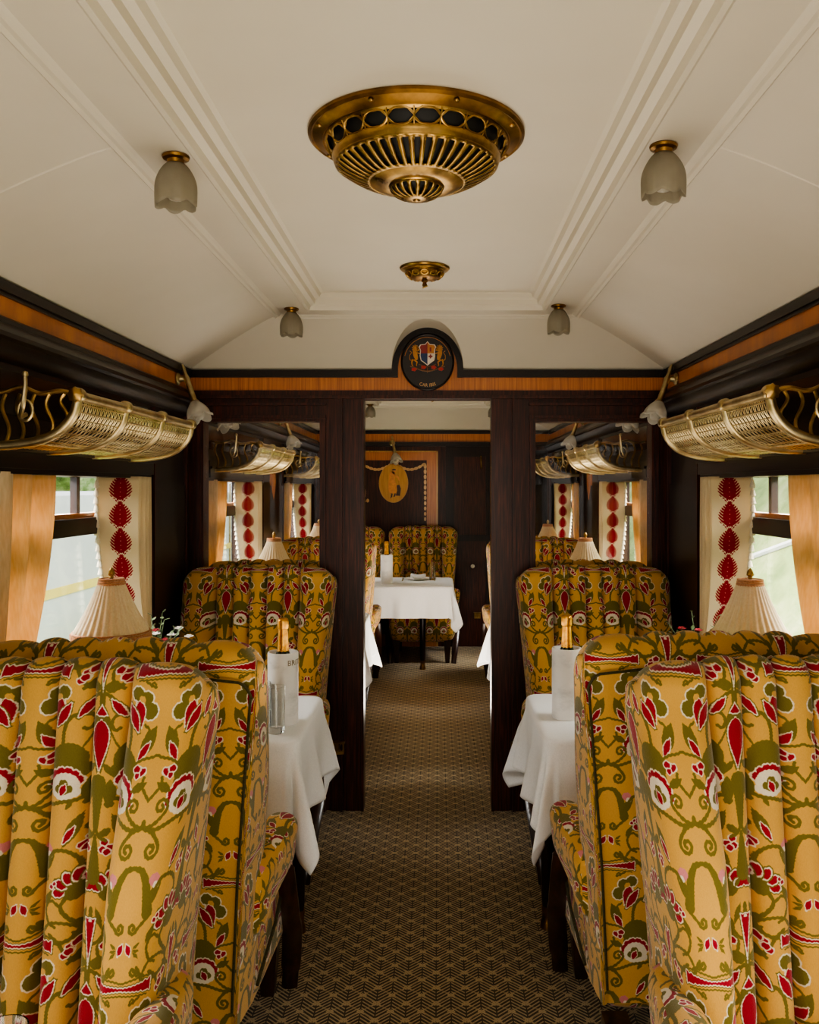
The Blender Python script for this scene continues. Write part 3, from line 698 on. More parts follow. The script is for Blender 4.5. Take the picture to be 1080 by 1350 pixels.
# ------------------------------------------------------------------ armchairs
TILE_U, TILE_V = .270, .500
def fab_box(co, n):
    ax, ay, az = abs(n.x), abs(n.y), abs(n.z)
    if az > ax and az > ay: return (co.x/TILE_U, co.y/TILE_V)
    if ax > ay: return (co.y/TILE_U, co.z/TILE_V)
    return (co.x/TILE_U, co.z/TILE_V)
CH = .186
def chair_back():
    z0, zt, R = .26, 1.15, .052
    cols = []                                        # (kind, a, part)
    for k in range(50): cols.append(('c', -CH+2*CH*(k+.0)/50))
    cols.append(('c', CH))
    NW = 18
    wingR = [('w', k/NW, 1) for k in range(1, NW+1)]; wingL = [('w', k/NW, -1) for k in range(NW, 0, -1)]
    NS = 4
    sideR = [('s', k/NS, 1) for k in range(1, NS+1)]; sideL = [('s', k/NS, -1) for k in range(NS, 0, -1)]
    NR = 84
    rear = [('r', 1-2*k/NR) for k in range(1, NR)]
    loop = wingL + cols + wingR + sideR + rear + sideL      # closed
    def W(z): return .345-.088*(1.15-z)+.03*max(0, .62-z)
    def yr(z): return .055*(1-(z-z0)/(zt-z0))
    def front(c, z):
        s = (z-z0)/(zt-z0); b = yr(z)+.098+.07*(1-s)
        if c[0] == 'c':
            f = ((c[1]+CH)/(2*CH)*5) % 1.0; f = 0 if (abs(c[1]) > CH-1e-6) else f
            return b-.012+.042*math.sqrt(max(0, 1-(2*f-1)**2))*(.7+.3*(1-s)) 
        t = c[1]; p = .012+.135*ss(1.0, .52, s)*(1-.45*ss(.3, .05, s))
        g = math.sqrt(max(0, 1-(1-min(1, t/.34))**2)); rr = 0 if t < .55 else (1-math.sqrt(max(0, 1-((t-.55)/.45)**2)))
        return b+p*g-rr*.055+.018*g
    def ztop(c, x, w):
        z = zt-.008*(x/w)**2
        if c[0] == 'c':
            f = ((c[1]+CH)/(2*CH)*5) % 1.0; f = 0 if abs(c[1]) > CH-1e-6 else f
            z += .017*math.sqrt(max(0, 1-(2*f-1)**2))-.009
        elif c[0] == 'w': z += .008*math.sin(PI*min(1, c[1]*1.2))-.006-.034*max(0, (c[1]-.58)/.42)**3
        elif c[0] == 's': z -= .039
        else: return ztop(('c', x) if abs(x) < CH-1e-6 else ('w', (abs(x)-CH)/(w-CH), 1), x, w)
        return z
    NB, NT_ = 36, 8
    wu = [CH]; xw_ = W(zt)-CH                         # cloth length run out over the roll of the wing
    for k in range(1, NW+1):
        dx = xw_/NW; dy = front(('w', k/NW, 1), .75)-front(('w', (k-1)/NW, 1), .75)
        wu.append(wu[-1]+(dx if k/NW < .5 else math.hypot(dx, dy)))
    verts = []; uvs = []
    for j in range(NB+NT_+1):
        for c in loop:
            xw = W(zt)
            xr = c[1] if c[0] == 'c' else (c[2]*(CH+c[1]*(xw-CH)) if c[0] == 'w' else (c[2]*xw if c[0] == 's' else c[1]*xw))
            ztp = ztop(c, xr, xw); lo = ztp-R
            z = z0+(lo-z0)*min(1, j/NB); ph = max(0, (j-NB)/NT_)*PI/2
            w = W(z)
            if c[0] == 'c': x, y = c[1], front(c, z)
            elif c[0] == 'w': x, y = c[2]*(CH+c[1]*(w-CH)), front(c, z)
            elif c[0] == 's':
                yf = front(('w', 1.0, 1), z); y = yf+(yr(z)-yf)*c[1]; x = c[2]*(w+.010*math.sin(PI*c[1]))
            else:
                x = c[1]*w; y = yr(z)
                if z < zt-.075 and abs(c[1]) < .97: y += .009
            yf = front(c if c[0] in 'cw' else ('w', 1.0, 1) if c[0] == 's' else (('c', max(-CH+.001, min(CH-.001, x))) if abs(x) < CH else ('w', (abs(x)-CH)/(w-CH), 1)), z)
            mid = (yf+yr(z))/2
            if ph: 
                y = mid+(y-mid)*math.cos(ph); z = z+R*math.sin(ph)
                x *= 1-.035*(1-math.cos(ph))
            verts.append((x, y, z))
            if c[0] == 'r': uvs.append((x/TILE_U, 1-(zt-z-.05)/TILE_V))
            elif c[0] == 's': uvs.append((c[2]*(wu[-1]+(front(('w', 1.0, 1), z)-yr(z))*c[1])/TILE_U, 1-(zt-z-.012)/TILE_V))
            elif c[0] == 'w': uvs.append((c[2]*wu[round(c[1]*NW)]*.99/TILE_U, 1-(zt-z-.012)/TILE_V))
            else: uvs.append((x*.99/TILE_U, 1-(zt-z-.012)/TILE_V))
    n = len(loop); parts = {'backrest': [], 'wing_a': [], 'wing_b': [], 'outside_back': []}
    for j in range(NB+NT_):
        for k in range(n):
            q = (k+1) % n; c, d = loop[k], loop[q]
            if c[0] == 'c' and d[0] == 'c': pt = 'backrest'
            elif 'r' in (c[0], d[0]): pt = 'outside_back'
            else: pt = 'wing_a' if (c[2] if len(c) > 2 else d[2]) > 0 else 'wing_b'
            parts[pt].append((j*n+k, j*n+q, (j+1)*n+q, (j+1)*n+k))
    out = {}
    for nm, fs in parts.items():
        mb = MB(); idx = {}
        used = sorted({i for f in fs for i in f})
        for i in used: idx[i] = len(idx)
        mb.add([verts[i] for i in used], [tuple(idx[i] for i in f) for f in fs], [uvs[i] for i in used]); out[nm] = mb
    # piping run: up one side of the outside back, across below the roll, down the other
    zp = zt-.070; P = []
    for k in range(13): z = .30+(zp-.05-.30)*k/12; P.append((W(z)*.955, yr(z)-.003, z))
    for k in range(1, 6): a = k/6*PI/2; P.append((W(zp)*.955-.04*(1-math.cos(a)), yr(zp)-.004, zp-.05+.05*math.sin(a)-.012))
    Q = [(-x, y, z) for x, y, z in P[::-1]]
    for k in range(1, 12): f = 1-2*k/12; P.append((f*(W(zp)*.955-.04), yr(zp)-.004, zp-.01+.008*math.cos(f*9)))
    out['piping'] = MB().tube(P+Q, .0034, 6)
    return out
def make_chair(label, group):
    t = thing('wing_armchair', label, 'armchair', (0,0,0), 0, group)
    F = M['fabric']; p = chair_back()
    obj('backrest', p['backrest'], F, t, 50); obj('wing', p['wing_a'], F, t, 60); obj('wing', p['wing_b'], F, t, 60)
    ob = obj('outside_back', p['outside_back'], F, t, 60); obj('piping', p['piping'], M['piping'], ob)
    def seatf(q):
        f = (q.y-.13)/.6
        x = q.x*(.93+.09*f); y = q.y; z = q.z
        if q.z > .33: z += .018*math.cos(q.x*4.2)*math.sin(PI*max(0, min(1, f)))
        if f > .5: y += .028*math.sin(PI*max(0, min(1, (q.z-.17)/.31)))
        x *= 1+.05*math.sin(PI*max(0, min(1, (q.z-.17)/.31)))
        return (x, y, z)
    s = obj('seat', MB().rbox((0,.41,.325), (.585,.56,.30), .075, 12, seatf), F, t, 60, fab_box)
    mb = MB()
    for sx in (-1, 1): mb.tube([(sx*.302, .16, .30), (sx*.312, .34, .36), (sx*.306, .55, .42), (sx*.28, .675, .445)], .0045, 6)
    mb.tube([(-.28,.675,.445),(-.15,.708,.462),(0,.716,.468),(.15,.708,.462),(.28,.675,.445)], .0045, 6)
    obj('piping', mb, M['piping'], s)
    for sx in (-1, 1):
        def armf(q):
            f = max(0, min(1, (q.y-.14)/.32)); g = max(0, min(1, (q.z-.45)/.16))
            w = (.66+.34*g)*(.82+.28*f)
            x = sx*(.290+.024*f)+(q.x)*w
            z = q.z-.04*(1-f)+.0*f - .02*(1-g)*(f < .2); y = q.y-(1-g)*.03*f*f
            return (x, y, z)
        obj('arm', MB().rbox((0,.30,.545), (.092,.33,.15), .042, 10, armf), F, t, 60, fab_box)
        mb = MB(); mb.tube(smooth_path([(sx*.326,.405,.475),(sx*.330,.44,.38),(sx*.324,.52,.27),(sx*.312,.60,.17),(sx*.298,.66,.06),(sx*.292,.675,.0)], 5), [.021]*10+[.024]*10+[.020]*6, 10, flat=(.75,1.25))
        obj('arm_support', mb, M['walnut_leg'], t)
        for nm, y, r1 in (('front_leg', .64, .021), ('rear_leg', .10, .022)):
            mb = MB(); dy = .02 if nm == 'front_leg' else -.01
            mb.lathe([(.0,.2),(.036,.2),(.036,.17),(r1,.0),(0,0)], 4, (0,0,0), Matrix.Translation((sx*.235, y, 0)) @ Matrix.Rotation(PI/4, 4, 'Z'), lambda a, i, r, z: (r*1.25, z))
            obj(nm, mb, M['walnut_leg'], t, 30)
    return t
PI2 = PI
CHAIRS = [  # x, y of rear, facing (0 = away from viewer, pi = toward), label
 (-.745, 1.82, PI, 'mustard floral wing armchair nearest the camera on the left, facing the camera'),
 (.768, 1.84, PI, 'mustard floral wing armchair nearest the camera on the right, facing the camera'),
 (-.69, 1.93, 0, 'mustard floral wing armchair seen from behind, facing the left lamp table'),
 (.722, 2.02, 0, 'mustard floral wing armchair seen from behind, facing the right lamp table'),
 (-.752, 3.955, PI, 'mustard floral wing armchair under the left glass panel, behind the bucket table'),
 (.745, 3.955, PI, 'mustard floral wing armchair under the right glass panel, behind the bucket table'),
 (-.75, 4.14, 0, 'mustard floral armchair just beyond the left glass panel, only its back top showing'),
 (.75, 4.14, 0, 'mustard floral armchair just beyond the right glass panel, only its back top showing'),
 (-.74, 6.13, PI, 'mustard floral armchair facing back at the left middle table through the glass'),
 (.74, 6.13, PI, 'mustard floral armchair facing back at the right middle table through the glass'),
 (-.74, 6.17, 0, 'mustard floral armchair beyond the left middle table, facing the far wall'),
 (.74, 6.17, 0, 'mustard floral armchair beyond the right middle table, facing the far wall'),
 (-.09, 8.09, PI, 'mustard floral wing armchair against the far wall, framed by the doorway'),
 (-.765, 8.09, PI, 'mustard floral wing armchair against the far wall, left of the framed one'),
]
GRP = 'floral wing armchairs along the carriage'
ch0 = make_chair(CHAIRS[0][3], GRP); ch0.location = (CHAIRS[0][0], CHAIRS[0][1], 0); ch0.rotation_euler = (0,0,CHAIRS[0][2])
for k, (x, y, r, lb) in enumerate(CHAIRS[1:]): dup(ch0, (x, y, 0), r, lb, GRP, scale={0:(.955,1,1), 11:(.93,1,1), 12:(.93,1,1)}.get(k))

# ------------------------------------------------------------------ tables, cloths
def make_table(name, label, sx, xw, xe, yc, hy, legx):
    """xw = wall side |x|, xe = aisle edge (both signed by sx where sx != 0)."""
    t = thing(name, label, 'table', (0, yc, 0), 0, 'dining tables')
    a, b = sorted((xw, xe)); mb = MB(); mb.rbox(((a+b)/2, 0, .706), (b-a-.01, 2*hy-.01, .03), .012, 4); obj('tabletop', mb, M['walnut_leg'], t)
    mb = MB(); mb.lathe([(0,.69),(.03,.69),(.03,.66),(.022,.62),(.026,.4),(.022,.1),(.019,.07),(0,.07)], 20, (legx, 0, 0)); lg = obj('leg', mb, M['mahogany'], t)
    mb = MB(); mb.lathe([(0,.074),(.0225,.074),(.0225,.06),(.020,.055),(.020,.03),(.024,.024),(.027,0),(0,0)], 20, (legx, 0, 0)); obj('ferrule', mb, M['brass_dark'], lg)
    mb = MB(); mb.box(min(xw, xw-(.04 if xw>0 else -.04)), max(xw, xw-(.04 if xw>0 else -.04)), -.2, .2, .6, .69); obj('wall_bracket', mb, M['mahogany'], t)
    return t
def make_cloth(label, xw, xe, yc, hy, drop, seed, both=True):
    s = 1 if xe > xw else -1; Wd = abs(xe-xw); r = .035; zt = .7265
    rng = random.Random(seed); ph = [rng.uniform(0, 6.28) for _ in range(8)]
    nu, nv = 92, 104
    def f(u, v):
        px = u*(Wd+drop); py = (2*v-1)*(hy+drop)
        qx = min(px, Wd-r); qy = max(-hy+r, min(hy-r, py)); dx, dy = px-qx, py-qy; d = math.hypot(dx, dy)
        if d <= r: return (xw+s*px, yc+py, zt)
        ux, uy = dx/d, dy/d; ov = d-r
        th = math.atan2(abs(dy), dx) if dx > 1e-6 else PI/2
        corner = math.sin(2*th)**2 if (dx > 1e-6 and abs(dy) > 1e-6) else 0
        rho = .014
        if ov < rho*PI/2: return (xw+s*(qx+ux*(r+rho*math.sin(ov/rho))), yc+qy+uy*(r+rho*math.sin(ov/rho)), zt-rho*(1-math.cos(ov/rho)))
        o2 = ov-rho*PI/2
        g = min(1, o2/.12)
        # folds: straight sides ripple gently, corners gather into two or three deep pleats
        if corner == 0:
            sp = qx*9 if abs(dy) > 1e-6 else qy*8
            fl = o2*(.075+.085*g*math.sin(sp*2.6+ph[0])+.05*g*math.sin(sp*5.1+ph[1]))
        else:
            sg = 1 if dy > 0 else -1
            fl = o2*(.06+.12*corner+.17*g*math.sin(th*9+ph[3]+sg*1.3)*corner**.5)
        lat = .055*o2*g*math.sin(th*10+ph[4])*corner
        fl = max(fl, .02*o2)
        down = math.sqrt(max(.2, 1-(fl/max(o2, 1e-6))**2))*o2
        if corner: down *= .985+.0*corner
        return (xw+s*(qx+ux*(r+rho+fl)-uy*lat*s), yc+qy+uy*(r+rho+fl)+ux*lat, zt-rho-down)
    mb = MB(); mb.grid(nu, nv, f); o = obj('tablecloth', mb, M['linen'], None, 80); solidify(o, .0016, 0)
    return tag(o, label, 'tablecloth', 'white tablecloths')
TB = .012
TABLES = [(-1,2.93,'left lamp table behind the near left armchairs'),(1,2.96,'right lamp table behind the near right armchairs'),
          (-1,5.10,'left middle table beyond the glass panel'),(1,5.10,'right middle table beyond the glass panel'),(-1,.84,'left table nearest the camera')]
for i, (sx, yc, ds) in enumerate(TABLES):
    make_table('dining_table', 'dark wall table with brass tipped leg, '+ds, sx, sx*1.10, sx*.40, yc, .285 if yc > 1 else .25, sx*.425)
    make_cloth('white cloth hanging in pointed folds from '+ds, sx*1.10, sx*.39, yc, .29 if yc > 1 else .255, .27, 11+i)
make_table('dining_table', 'wide dark table with one brass tipped leg before the far wall armchairs', -1, -1.10, .15, 7.18, .33, -.08)
make_cloth('wide white cloth with draped corner on the far table in the doorway', -1.10, .16, 7.18, .335, .26, 31)

# ------------------------------------------------------------------ wine coolers, bottles, glasses
def bucket(x, y, label, lettered, rot=0):
    t = thing('wine_cooler', label, 'wine cooler', (x, y, .7275), rot, 'marble wine coolers')
    mb = MB(); mb.lathe([(0,0),(.047,0),(.05,.004),(.05,.232),(.0485,.235),(.0445,.235),(.043,.232),(.043,.012),(0,.012)], 48); obj('cooler_body', mb, M['marble'], t)
    if lettered:
        mb = text_mesh('BRITISH', .025, lambda px, py, pz: ((.0502+pz)*math.sin(px/.05), -(.0502+pz)*math.cos(px/.05), .196+py), .0004, 1.05); obj('lettering', mb, M['letters'], t, 0)
    b = thing('champagne_bottle', label.replace('white marble wine cooler', 'gold necked champagne bottle').replace('standing on', 'in the cooler on').replace(', lettered at its rim', ''), 'bottle', (x, y, .7275+.014), rot, 'champagne bottles')
    mb = MB(); mb.lathe([(0,0),(.039,0),(.041,.006),(.041,.15),(.037,.18),(.025,.212),(.0185,.226),(.0185,.232)], 32); obj('bottle_body', mb, M['bottle'], b)
    mb = MB(); mb.lathe([(.0235,.208),(.0195,.222),(.0175,.245),(.0155,.285),(.015,.295),(.0175,.297),(.0182,.305),(.0182,.322),(.0165,.328),(.012,.331),(0,.332)], 32, mod=lambda a, i, r, z: (r*(1+.03*math.sin(a*9+z*160)), z)); obj('foil_neck', mb, M['foil'], b)
    return t
bucket(-.462, 2.85, 'white marble wine cooler standing on the left lamp table, lettered at its rim', True, math.radians(78))
bucket(.484, 2.92, 'white marble wine cooler standing on the right lamp table beside the armchair', False)
bucket(-.37, 7.02, 'white marble wine cooler standing on the far table in the doorway', False)
bucket(-.47, 5.02, 'white marble wine cooler standing on the left middle table', False)
bucket(.5, 5.02, 'white marble wine cooler standing on the right middle table', False)
def tumbler(x, y, label, z=.7275):
    mb = MB(); mb.lathe([(0,0),(.023,0),(.026,.004),(.029,.147),(.0272,.147),(.0245,.022),(0,.018)], 36, mod=lambda a, i, r, z: (r*(1+(.02*math.sin(a*18) if i in (2,) else 0)), z))
    o = obj('glass_tumbler', mb, M['glass']); o.location = (x, y, z); return tag(o, label, 'glass', 'clear tumblers')
tumbler(-.463, 2.735, 'clear cut glass tumbler in front of the left marble cooler')
tumbler(-.52, 2.79, 'clear tumbler half hidden by the left armchair back beside the cooler')
tumbler(-.455, 1.0, 'clear tumbler rim at the bottom left corner, nearest the camera')
tumbler(-.50, 7.12, 'clear tumbler on the far table left of the napkin'); tumbler(.0, 7.3, 'clear tumbler on the far table at its aisle end')
def plate(x, y, label):
    mb = MB(); mb.lathe([(0,.002),(.06,.002),(.065,.0),(.11,.012),(.112,.015),(.064,.006),(0,.006)], 40); o = obj('dinner_plate', mb, M['petal_white']); o.location = (x, y, .7275); return tag(o, label, 'plate', 'white plates')
plate(-.12, 7.32, 'white dinner plate under the folded napkin on the far table')
mb = MB(); mb.rbox((0,0,.016), (.13,.10,.03), .012, 6, lambda q: (q.x, q.y, q.z+.018*math.sin(q.x*16)**2)); o = obj('folded_napkin', mb, M['linen'], None, 60); o.location = (-.12, 7.32, .7365); tag(o, 'white folded napkin on the plate at the far table', 'napkin')
for x, lb in ((-.25,'fork lying left of the plate on the far table'),(.02,'knife lying right of the plate on the far table')):
    mb = MB(); mb.rbox((0,0,.003), (.012,.2,.004), .0018, 3, lambda q: (q.x*(1+.6*(q.y > .04)), q.y, q.z))
    o = obj(lb.split()[0]+'', mb, M['brass_pale']); o.location = (x, 7.30, .728); tag(o, 'silver '+lb, 'cutlery')

# ------------------------------------------------------------------ table lamps and posies
def make_lamp(label):
    t = thing('table_lamp', label, 'lamp', (0,0,.7275), 0, 'pleated table lamps')
    mb = MB(); mb.lathe([(0,0),(.055,0),(.057,.008),(.05,.016),(.03,.024),(.014,.04),(.011,.07),(.016,.085),(.018,.10),(.011,.13),(.010,.26),(.014,.275),(.008,.29),(0,.29)], 32); obj('lamp_base', mb, M['brass'], t)
    mb = MB(); mb.tube([(0,0,.28),(0,0,.49)], .004, 8); obj('lamp_stem', mb, M['brass'], t)
    N = 240; pl = 30
    def pm(a, i, r, z): f = i/7; return (r*(1+(.035-.01*f)*math.sin(a*pl)), z)
    prof = [(.117-.079*(f+.06*math.sin(PI*f)), .308+.168*f) for f in [k/7 for k in range(8)]]
    mb = MB(); mb.lathe(prof, N, mod=pm); sh_ = obj('lamp_shade', mb, M['shade'], t, 80); solidify(sh_, .0012)
    mb = MB()
    for z, r in ((.470,.040),(.477,.0385),(.484,.037)): mb.tube([(r*math.cos(a), r*math.sin(a), z) for a in [2*PI*i/48 for i in range(49)]], .0038, 6, False)
    mb.lathe([(.037,.484),(.012,.486),(.004,.486)], 24); obj('top_trim', mb, M['fringe'], sh_)
    mb = MB()
    for z, r in ((.318,.1165),(.312,.1195)): mb.tube([(r*math.cos(a), r*math.sin(a), z) for a in [2*PI*i/64 for i in range(65)]], .003, 6, False)
    for k in range(90):
        a = 2*PI*k/90; r = .1215; P = []
        mb.tube([(r*math.cos(a), r*math.sin(a), .315), (r*math.cos(a+.02), r*math.sin(a+.02), .305), (r*math.cos(a+.05), r*math.sin(a+.05), .300), (r*math.cos(a+.065), r*math.sin(a+.065), .306), (r*math.cos(a+.05), r*math.sin(a+.05), .315)], .0019, 5)
    obj('bottom_fringe', mb, M['fringe'], sh_)
    mb = MB(); mb.lathe([(.004,.486),(.008,.49),(.006,.494),(.011,.500),(.0095,.508),(.006,.516),(.0,.522)], 16, mod=lambda a, i, r, z: (r*(1+.15*math.sin(a*5+z*300)), z)); obj('finial', mb, M['brass'], t)
    return t
LAMPS = [(-.99,2.75,'pleated cream lamp by the left window behind the near armchair'),(1.035,2.73,'pleated cream lamp by the right window behind the near armchair'),
         (-.90,5.0,'pleated cream lamp seen through the left glass panel, nearer one'),(.90,5.0,'pleated cream lamp seen through the right glass panel, nearer one'),
         (-.93,7.1,'pleated cream lamp farthest down the left windows'),(.93,6.95,'pleated cream lamp farthest down the right windows')]
l0 = make_lamp(LAMPS[0][2]); l0.location = (LAMPS[0][0], LAMPS[0][1], .7275)
for x, y, lb in LAMPS[1:5]: dup(l0, (x, y, .7275), .3*x, lb)
# the farthest right lamp needs its own small table
make_table('dining_table', 'dark wooden wall table on the right before the far door', 1, 1.10, .72, 6.95, .25, .80)
make_cloth('white cloth on the small right table before the far door', 1.10, .72, 6.95, .25, .2, 41)
dup(l0, (.93, 6.95, .7275), .2, LAMPS[5][2])
def posy(x, y, label, seed):
    rng = random.Random(seed); t = thing('flower_posy', label, 'flowers', (x, y, .7275), 0, 'table posies')
    mb = MB(); mb.lathe([(0,0),(.025,0),(.028,.01),(.03,.05),(.022,.09),(.026,.11),(.024,.11),(.02,.09),(.026,.05),(.02,.012),(0,.01)], 24); obj('vase', mb, M['frost_bright'], t)
    st = MB(); lf = MB(); w = MB(); r_ = MB()
    for k in range(26):
        a = rng.uniform(0, 6.28); d = rng.uniform(.03, .14); h = rng.uniform(.20, .34) if k > 12 else rng.uniform(.19, .275)
        top = (d*math.cos(a), d*math.sin(a), h); st.tube([(0,0,.09),(d*.35*math.cos(a), d*.35*math.sin(a), h*.65), top], .0013, 5)
        if k > 12:
            for j in range(7):
                f = .45+.55*j/6; c = Vector((d*f*math.cos(a), d*f*math.sin(a), .09+(h-.09)*f)); b = rng.uniform(0, 6.28); L_ = rng.uniform(.016, .03)
                dr = Vector((math.cos(b), math.sin(b), rng.uniform(.2, .9))).normalized(); n = dr.cross(Vector((0,0,1))).normalized()*L_*.28
                lf.add([c, c+dr*L_*.5+n, c+dr*L_, c+dr*L_*.5-n], [(0,1,2,3)])
        else:
            g = w if k % 2 else r_; c = Vector(top)
            for ring, (nn, rr, zz) in enumerate(((7,.020,0),(5,.012,.007))):
                for j in range(nn):
                    b = 2*PI*j/nn+ring; u = Vector((math.cos(b), math.sin(b), .35)); v_ = Vector((-math.sin(b), math.cos(b), 0))*rr*.45
                    g.add([c+Vector((0,0,zz)), c+u*rr*.6+v_+Vector((0,0,zz)), c+u*rr+Vector((0,0,zz)), c+u*rr*.6-v_+Vector((0,0,zz))], [(0,1,2,3)])
    obj('stems', st, M['leaf'], t); obj('leaves', lf, M['leaf'], t); obj('white_blossoms', w, M['petal_white'], t, label='white blossoms'); obj('red_blossoms', r_, M['petal_red'], t, label='dark red blossoms')
posy(-.945, 3.04, 'small vase of white and red flowers beside the left window lamp', 3)
posy(.965, 3.04, 'small vase of white and red flowers beside the right window lamp', 5)
# ------------------------------------------------------------------ curtains
def make_curtains(wa, wb, names, mirror):
    """one pair for a left-hand window; the mirrored pair is built with sx = +1."""
    sx = mirror; out = []
    # far curtain with the leaf band: leading edge toward the window centre, tied back low down
    def farc(u, v):
        z = 1.545-v*.76; g = v**1.3
        # leading third turns into the recess and faces down the car, the rest lies along the wall
        A = Vector((HW+.085-.035*g, wb-.25+.20*g)); B = Vector((HW-.042+.018*g, wb-.17+.165*g)); C = Vector((HW-.012, wb+.02+.02*g))
        if u < .32:
            f = u/.32; p = A.lerp(B, f); p = p+Vector((.006, .010))*math.sin(f*PI*1.2)
        else:
            f = (u-.32)/.68; p = B.lerp(C, f); p.x -= .016*math.sin(f*20+1.2*v)*min(1, f*6)*(1-.3*g)-.004
        p.y -= .035*math.sin(PI*v)*(1-u); p.x += .012*math.sin(PI*v)*(1-u)
        return (sx*p.x, p.y, z)
    mb = MB(); mb.grid(70, 40, farc, lambda u, v: (u, -v*.76/.100)); 
    o = obj('curtain', mb, M['curtain_leaf'], None, 80); solidify(o, .002); tag(o, names[0], 'curtain', 'leaf banded curtains')
    mb = MB()
    for k in range(26):
        v = (k+.4)/26; p = Vector(farc(0, v)); p.y -= .004
        mb.lathe([(.0,.0),(.006,-.002),(.005,-.007),(.0075,-.011),(.012,-.030),(.0,-.030)], 8, p)
    mb.tube([farc(0, k/30) for k in range(31)], .004, 6); obj('tassel_trim', mb, M['tassel'], o)
    # near curtain, lining side, its backlit glow put into the colour
    def nearc(u, v):
        z = 1.545-v*.76; g = v**1.4
        lead = wa+.50-.24*g+.02*math.sin(PI*v*1.3); y = (wa-.02)+(lead-wa+.02)*u
        x = HW+.012+.018*math.sin(u*19+.6*v)*(1-.4*g)+.02*u
        return (sx*x, y, z)
    mb = MB(); mb.grid(60, 36, nearc); o2 = obj('curtain', mb, M['curtain_backlit'], None, 80); solidify(o2, .002); tag(o2, names[1], 'curtain', 'gold lined curtains')
    mb = MB(); mb.tube([nearc(1, k/30) for k in range(31)], .0035, 6); obj('edge_binding', mb, M['petal_red'], o2)
    mb = MB(); mb.grid(20, 30, lambda u, v: (nearc(.0+.42*u, v)[0]-sx*(.022+.008*math.sin(u*16)), nearc(.42*u, v)[1], nearc(0, v)[2])); obj('drape_fold', mb, M['curtain'], o2, 80, label='cream outer fold')
for i, (wa, wb) in enumerate(WIN[2:]):
    for sx, sd in ((-1, 'left'), (1, 'right')):
        nm = ['nearest', 'second', 'farthest'][i]
        make_curtains(wa, wb, ('cream curtain with red leaf band and tassels, far side of the %s %s window' % (nm, sd), 'gold lit curtain at the near side of the %s %s window' % (nm, sd)), sx)

# ------------------------------------------------------------------ luggage racks (built for the left wall, copied across)
def make_rack(label, loc, sx):
    sx = -sx
    t = thing('luggage_rack', label, 'luggage rack', loc, 0, 'brass luggage racks'); Lr = 1.0; H2 = Lr/2
    # local: x toward the aisle from the wall, y along the car, z up; prof(f) front rail -> wall
    def prof(f): 
        P = [(.245,.115),(.232,.075),(.195,.035),(.14,.012),(.07,.002),(0,0)]; S = smooth_path(P, 8); k = f*(len(S)-1); i = min(len(S)-2, int(k)); r = k-i
        return (S[i][0]*(1-r)+S[i+1][0]*r, S[i][1]*(1-r)+S[i+1][1]*r)
    mb = MB(); mb.tube([(sx*.245, -H2, .122), (sx*.245, H2, .122)], .0135, 14); obj('front_rail', mb, M['brass_pale'], t)
    mb = MB(); mb.tube([(0, -H2, 0), (0, H2, 0)], .006, 8); mb.tube([(sx*.12, -H2, .006), (sx*.12, H2, .006)], .004, 8); obj('back_rail', mb, M['brass_pale'], t)
    for k in range(4):
        y = -H2+Lr*k/3; mb = MB()
        mb.tube([(sx*prof(f)[0], y, prof(f)[1]-.004) for f in [j/24 for j in range(25)]], .0125, 10)
        mb.tube([(sx*.245, y-.014, .124), (sx*.245, y-.009, .124), (sx*.245, y+.009, .124), (sx*.245, y+.014, .124)], [.016,.0195,.0195,.016], 16)
        r = obj('rib', mb, M['brass_pale'], t)
        if k == 0:
            mb = MB(); mb.lathe([(0,-.012),(.008,-.011),(.0185,-.005),(.019,.0)], 16, (sx*.245, y-.014, .124), Matrix.Rotation(PI/2, 4, 'X') @ Matrix.Scale(-1, 4, (0,0,1)), lambda a, i, rr, z: (rr*(1+.1*math.cos(8*a)), z)); obj('end_rosette', mb, M['brass'], r)
    mb = MB()
    for k in range(11):                                     # lengthwise strips, woven over and under the cross wires
        f = .07+.88*k/10; x, z = prof(f); mb.tube([(sx*x, -H2+.01, z), (sx*x, H2-.01, z)], .0042, 5, flat=(1,.5))
    for k in range(3):
        for j in range(26):
            y = -H2+Lr/3*(k+(j+.6)/26.2); mb.tube([(sx*prof(f)[0], y, prof(f)[1]-.002+.0025*math.sin(f*36+PI*j)) for f in [i/16 for i in range(17)]], .0028, 4, flat=(1,.6))
    obj('woven_mesh', mb, M['brass_pale'], t)
    for y, nm in ((-H2, 'end_grille'), (H2, 'end_grille')):
        mb = MB(); top = smooth_path([(.245,.124),(.20,.135),(.15,.128),(.10,.145),(.05,.132),(0,.14)], 6)
        mb.tube([(sx*a, y, b) for a, b in top], .006, 8)
        for k in range(6):
            a = .025+.037*k; zt_ = .128; zb = .004+ .10*max(0, (a-.12)/.13)**2
            mb.tube([(sx*(a+.009*math.sin(q*2*PI)), y, zb+(zt_-zb)*q) for q in [i/12 for i in range(13)]], .0048, 7)
        obj(nm, mb, M['brass'], t)
    mb = MB(); y = -H2
    mb.tube([(sx*(.115+.018*math.cos(a)), y-.006, .085+.026*math.sin(a)) for a in [2*PI*i/20 for i in range(21)]], .004, 6)
    mb.tube(smooth_path([(sx*.115,y-.004,.075),(sx*.115,y-.03,.07),(sx*.13,y-.05,.095),(sx*.138,y-.055,.14),(sx*.14,y-.06,.165)], 5), [.006]*15+[.005]*6, 8)
    mb.lathe([(0,-.008),(.007,-.005),(.008,0),(.006,.006),(0,.008)], 10, (sx*.14, y-.06, .17)); obj('coat_hook', mb, M['brass_pale'], t)
    return t
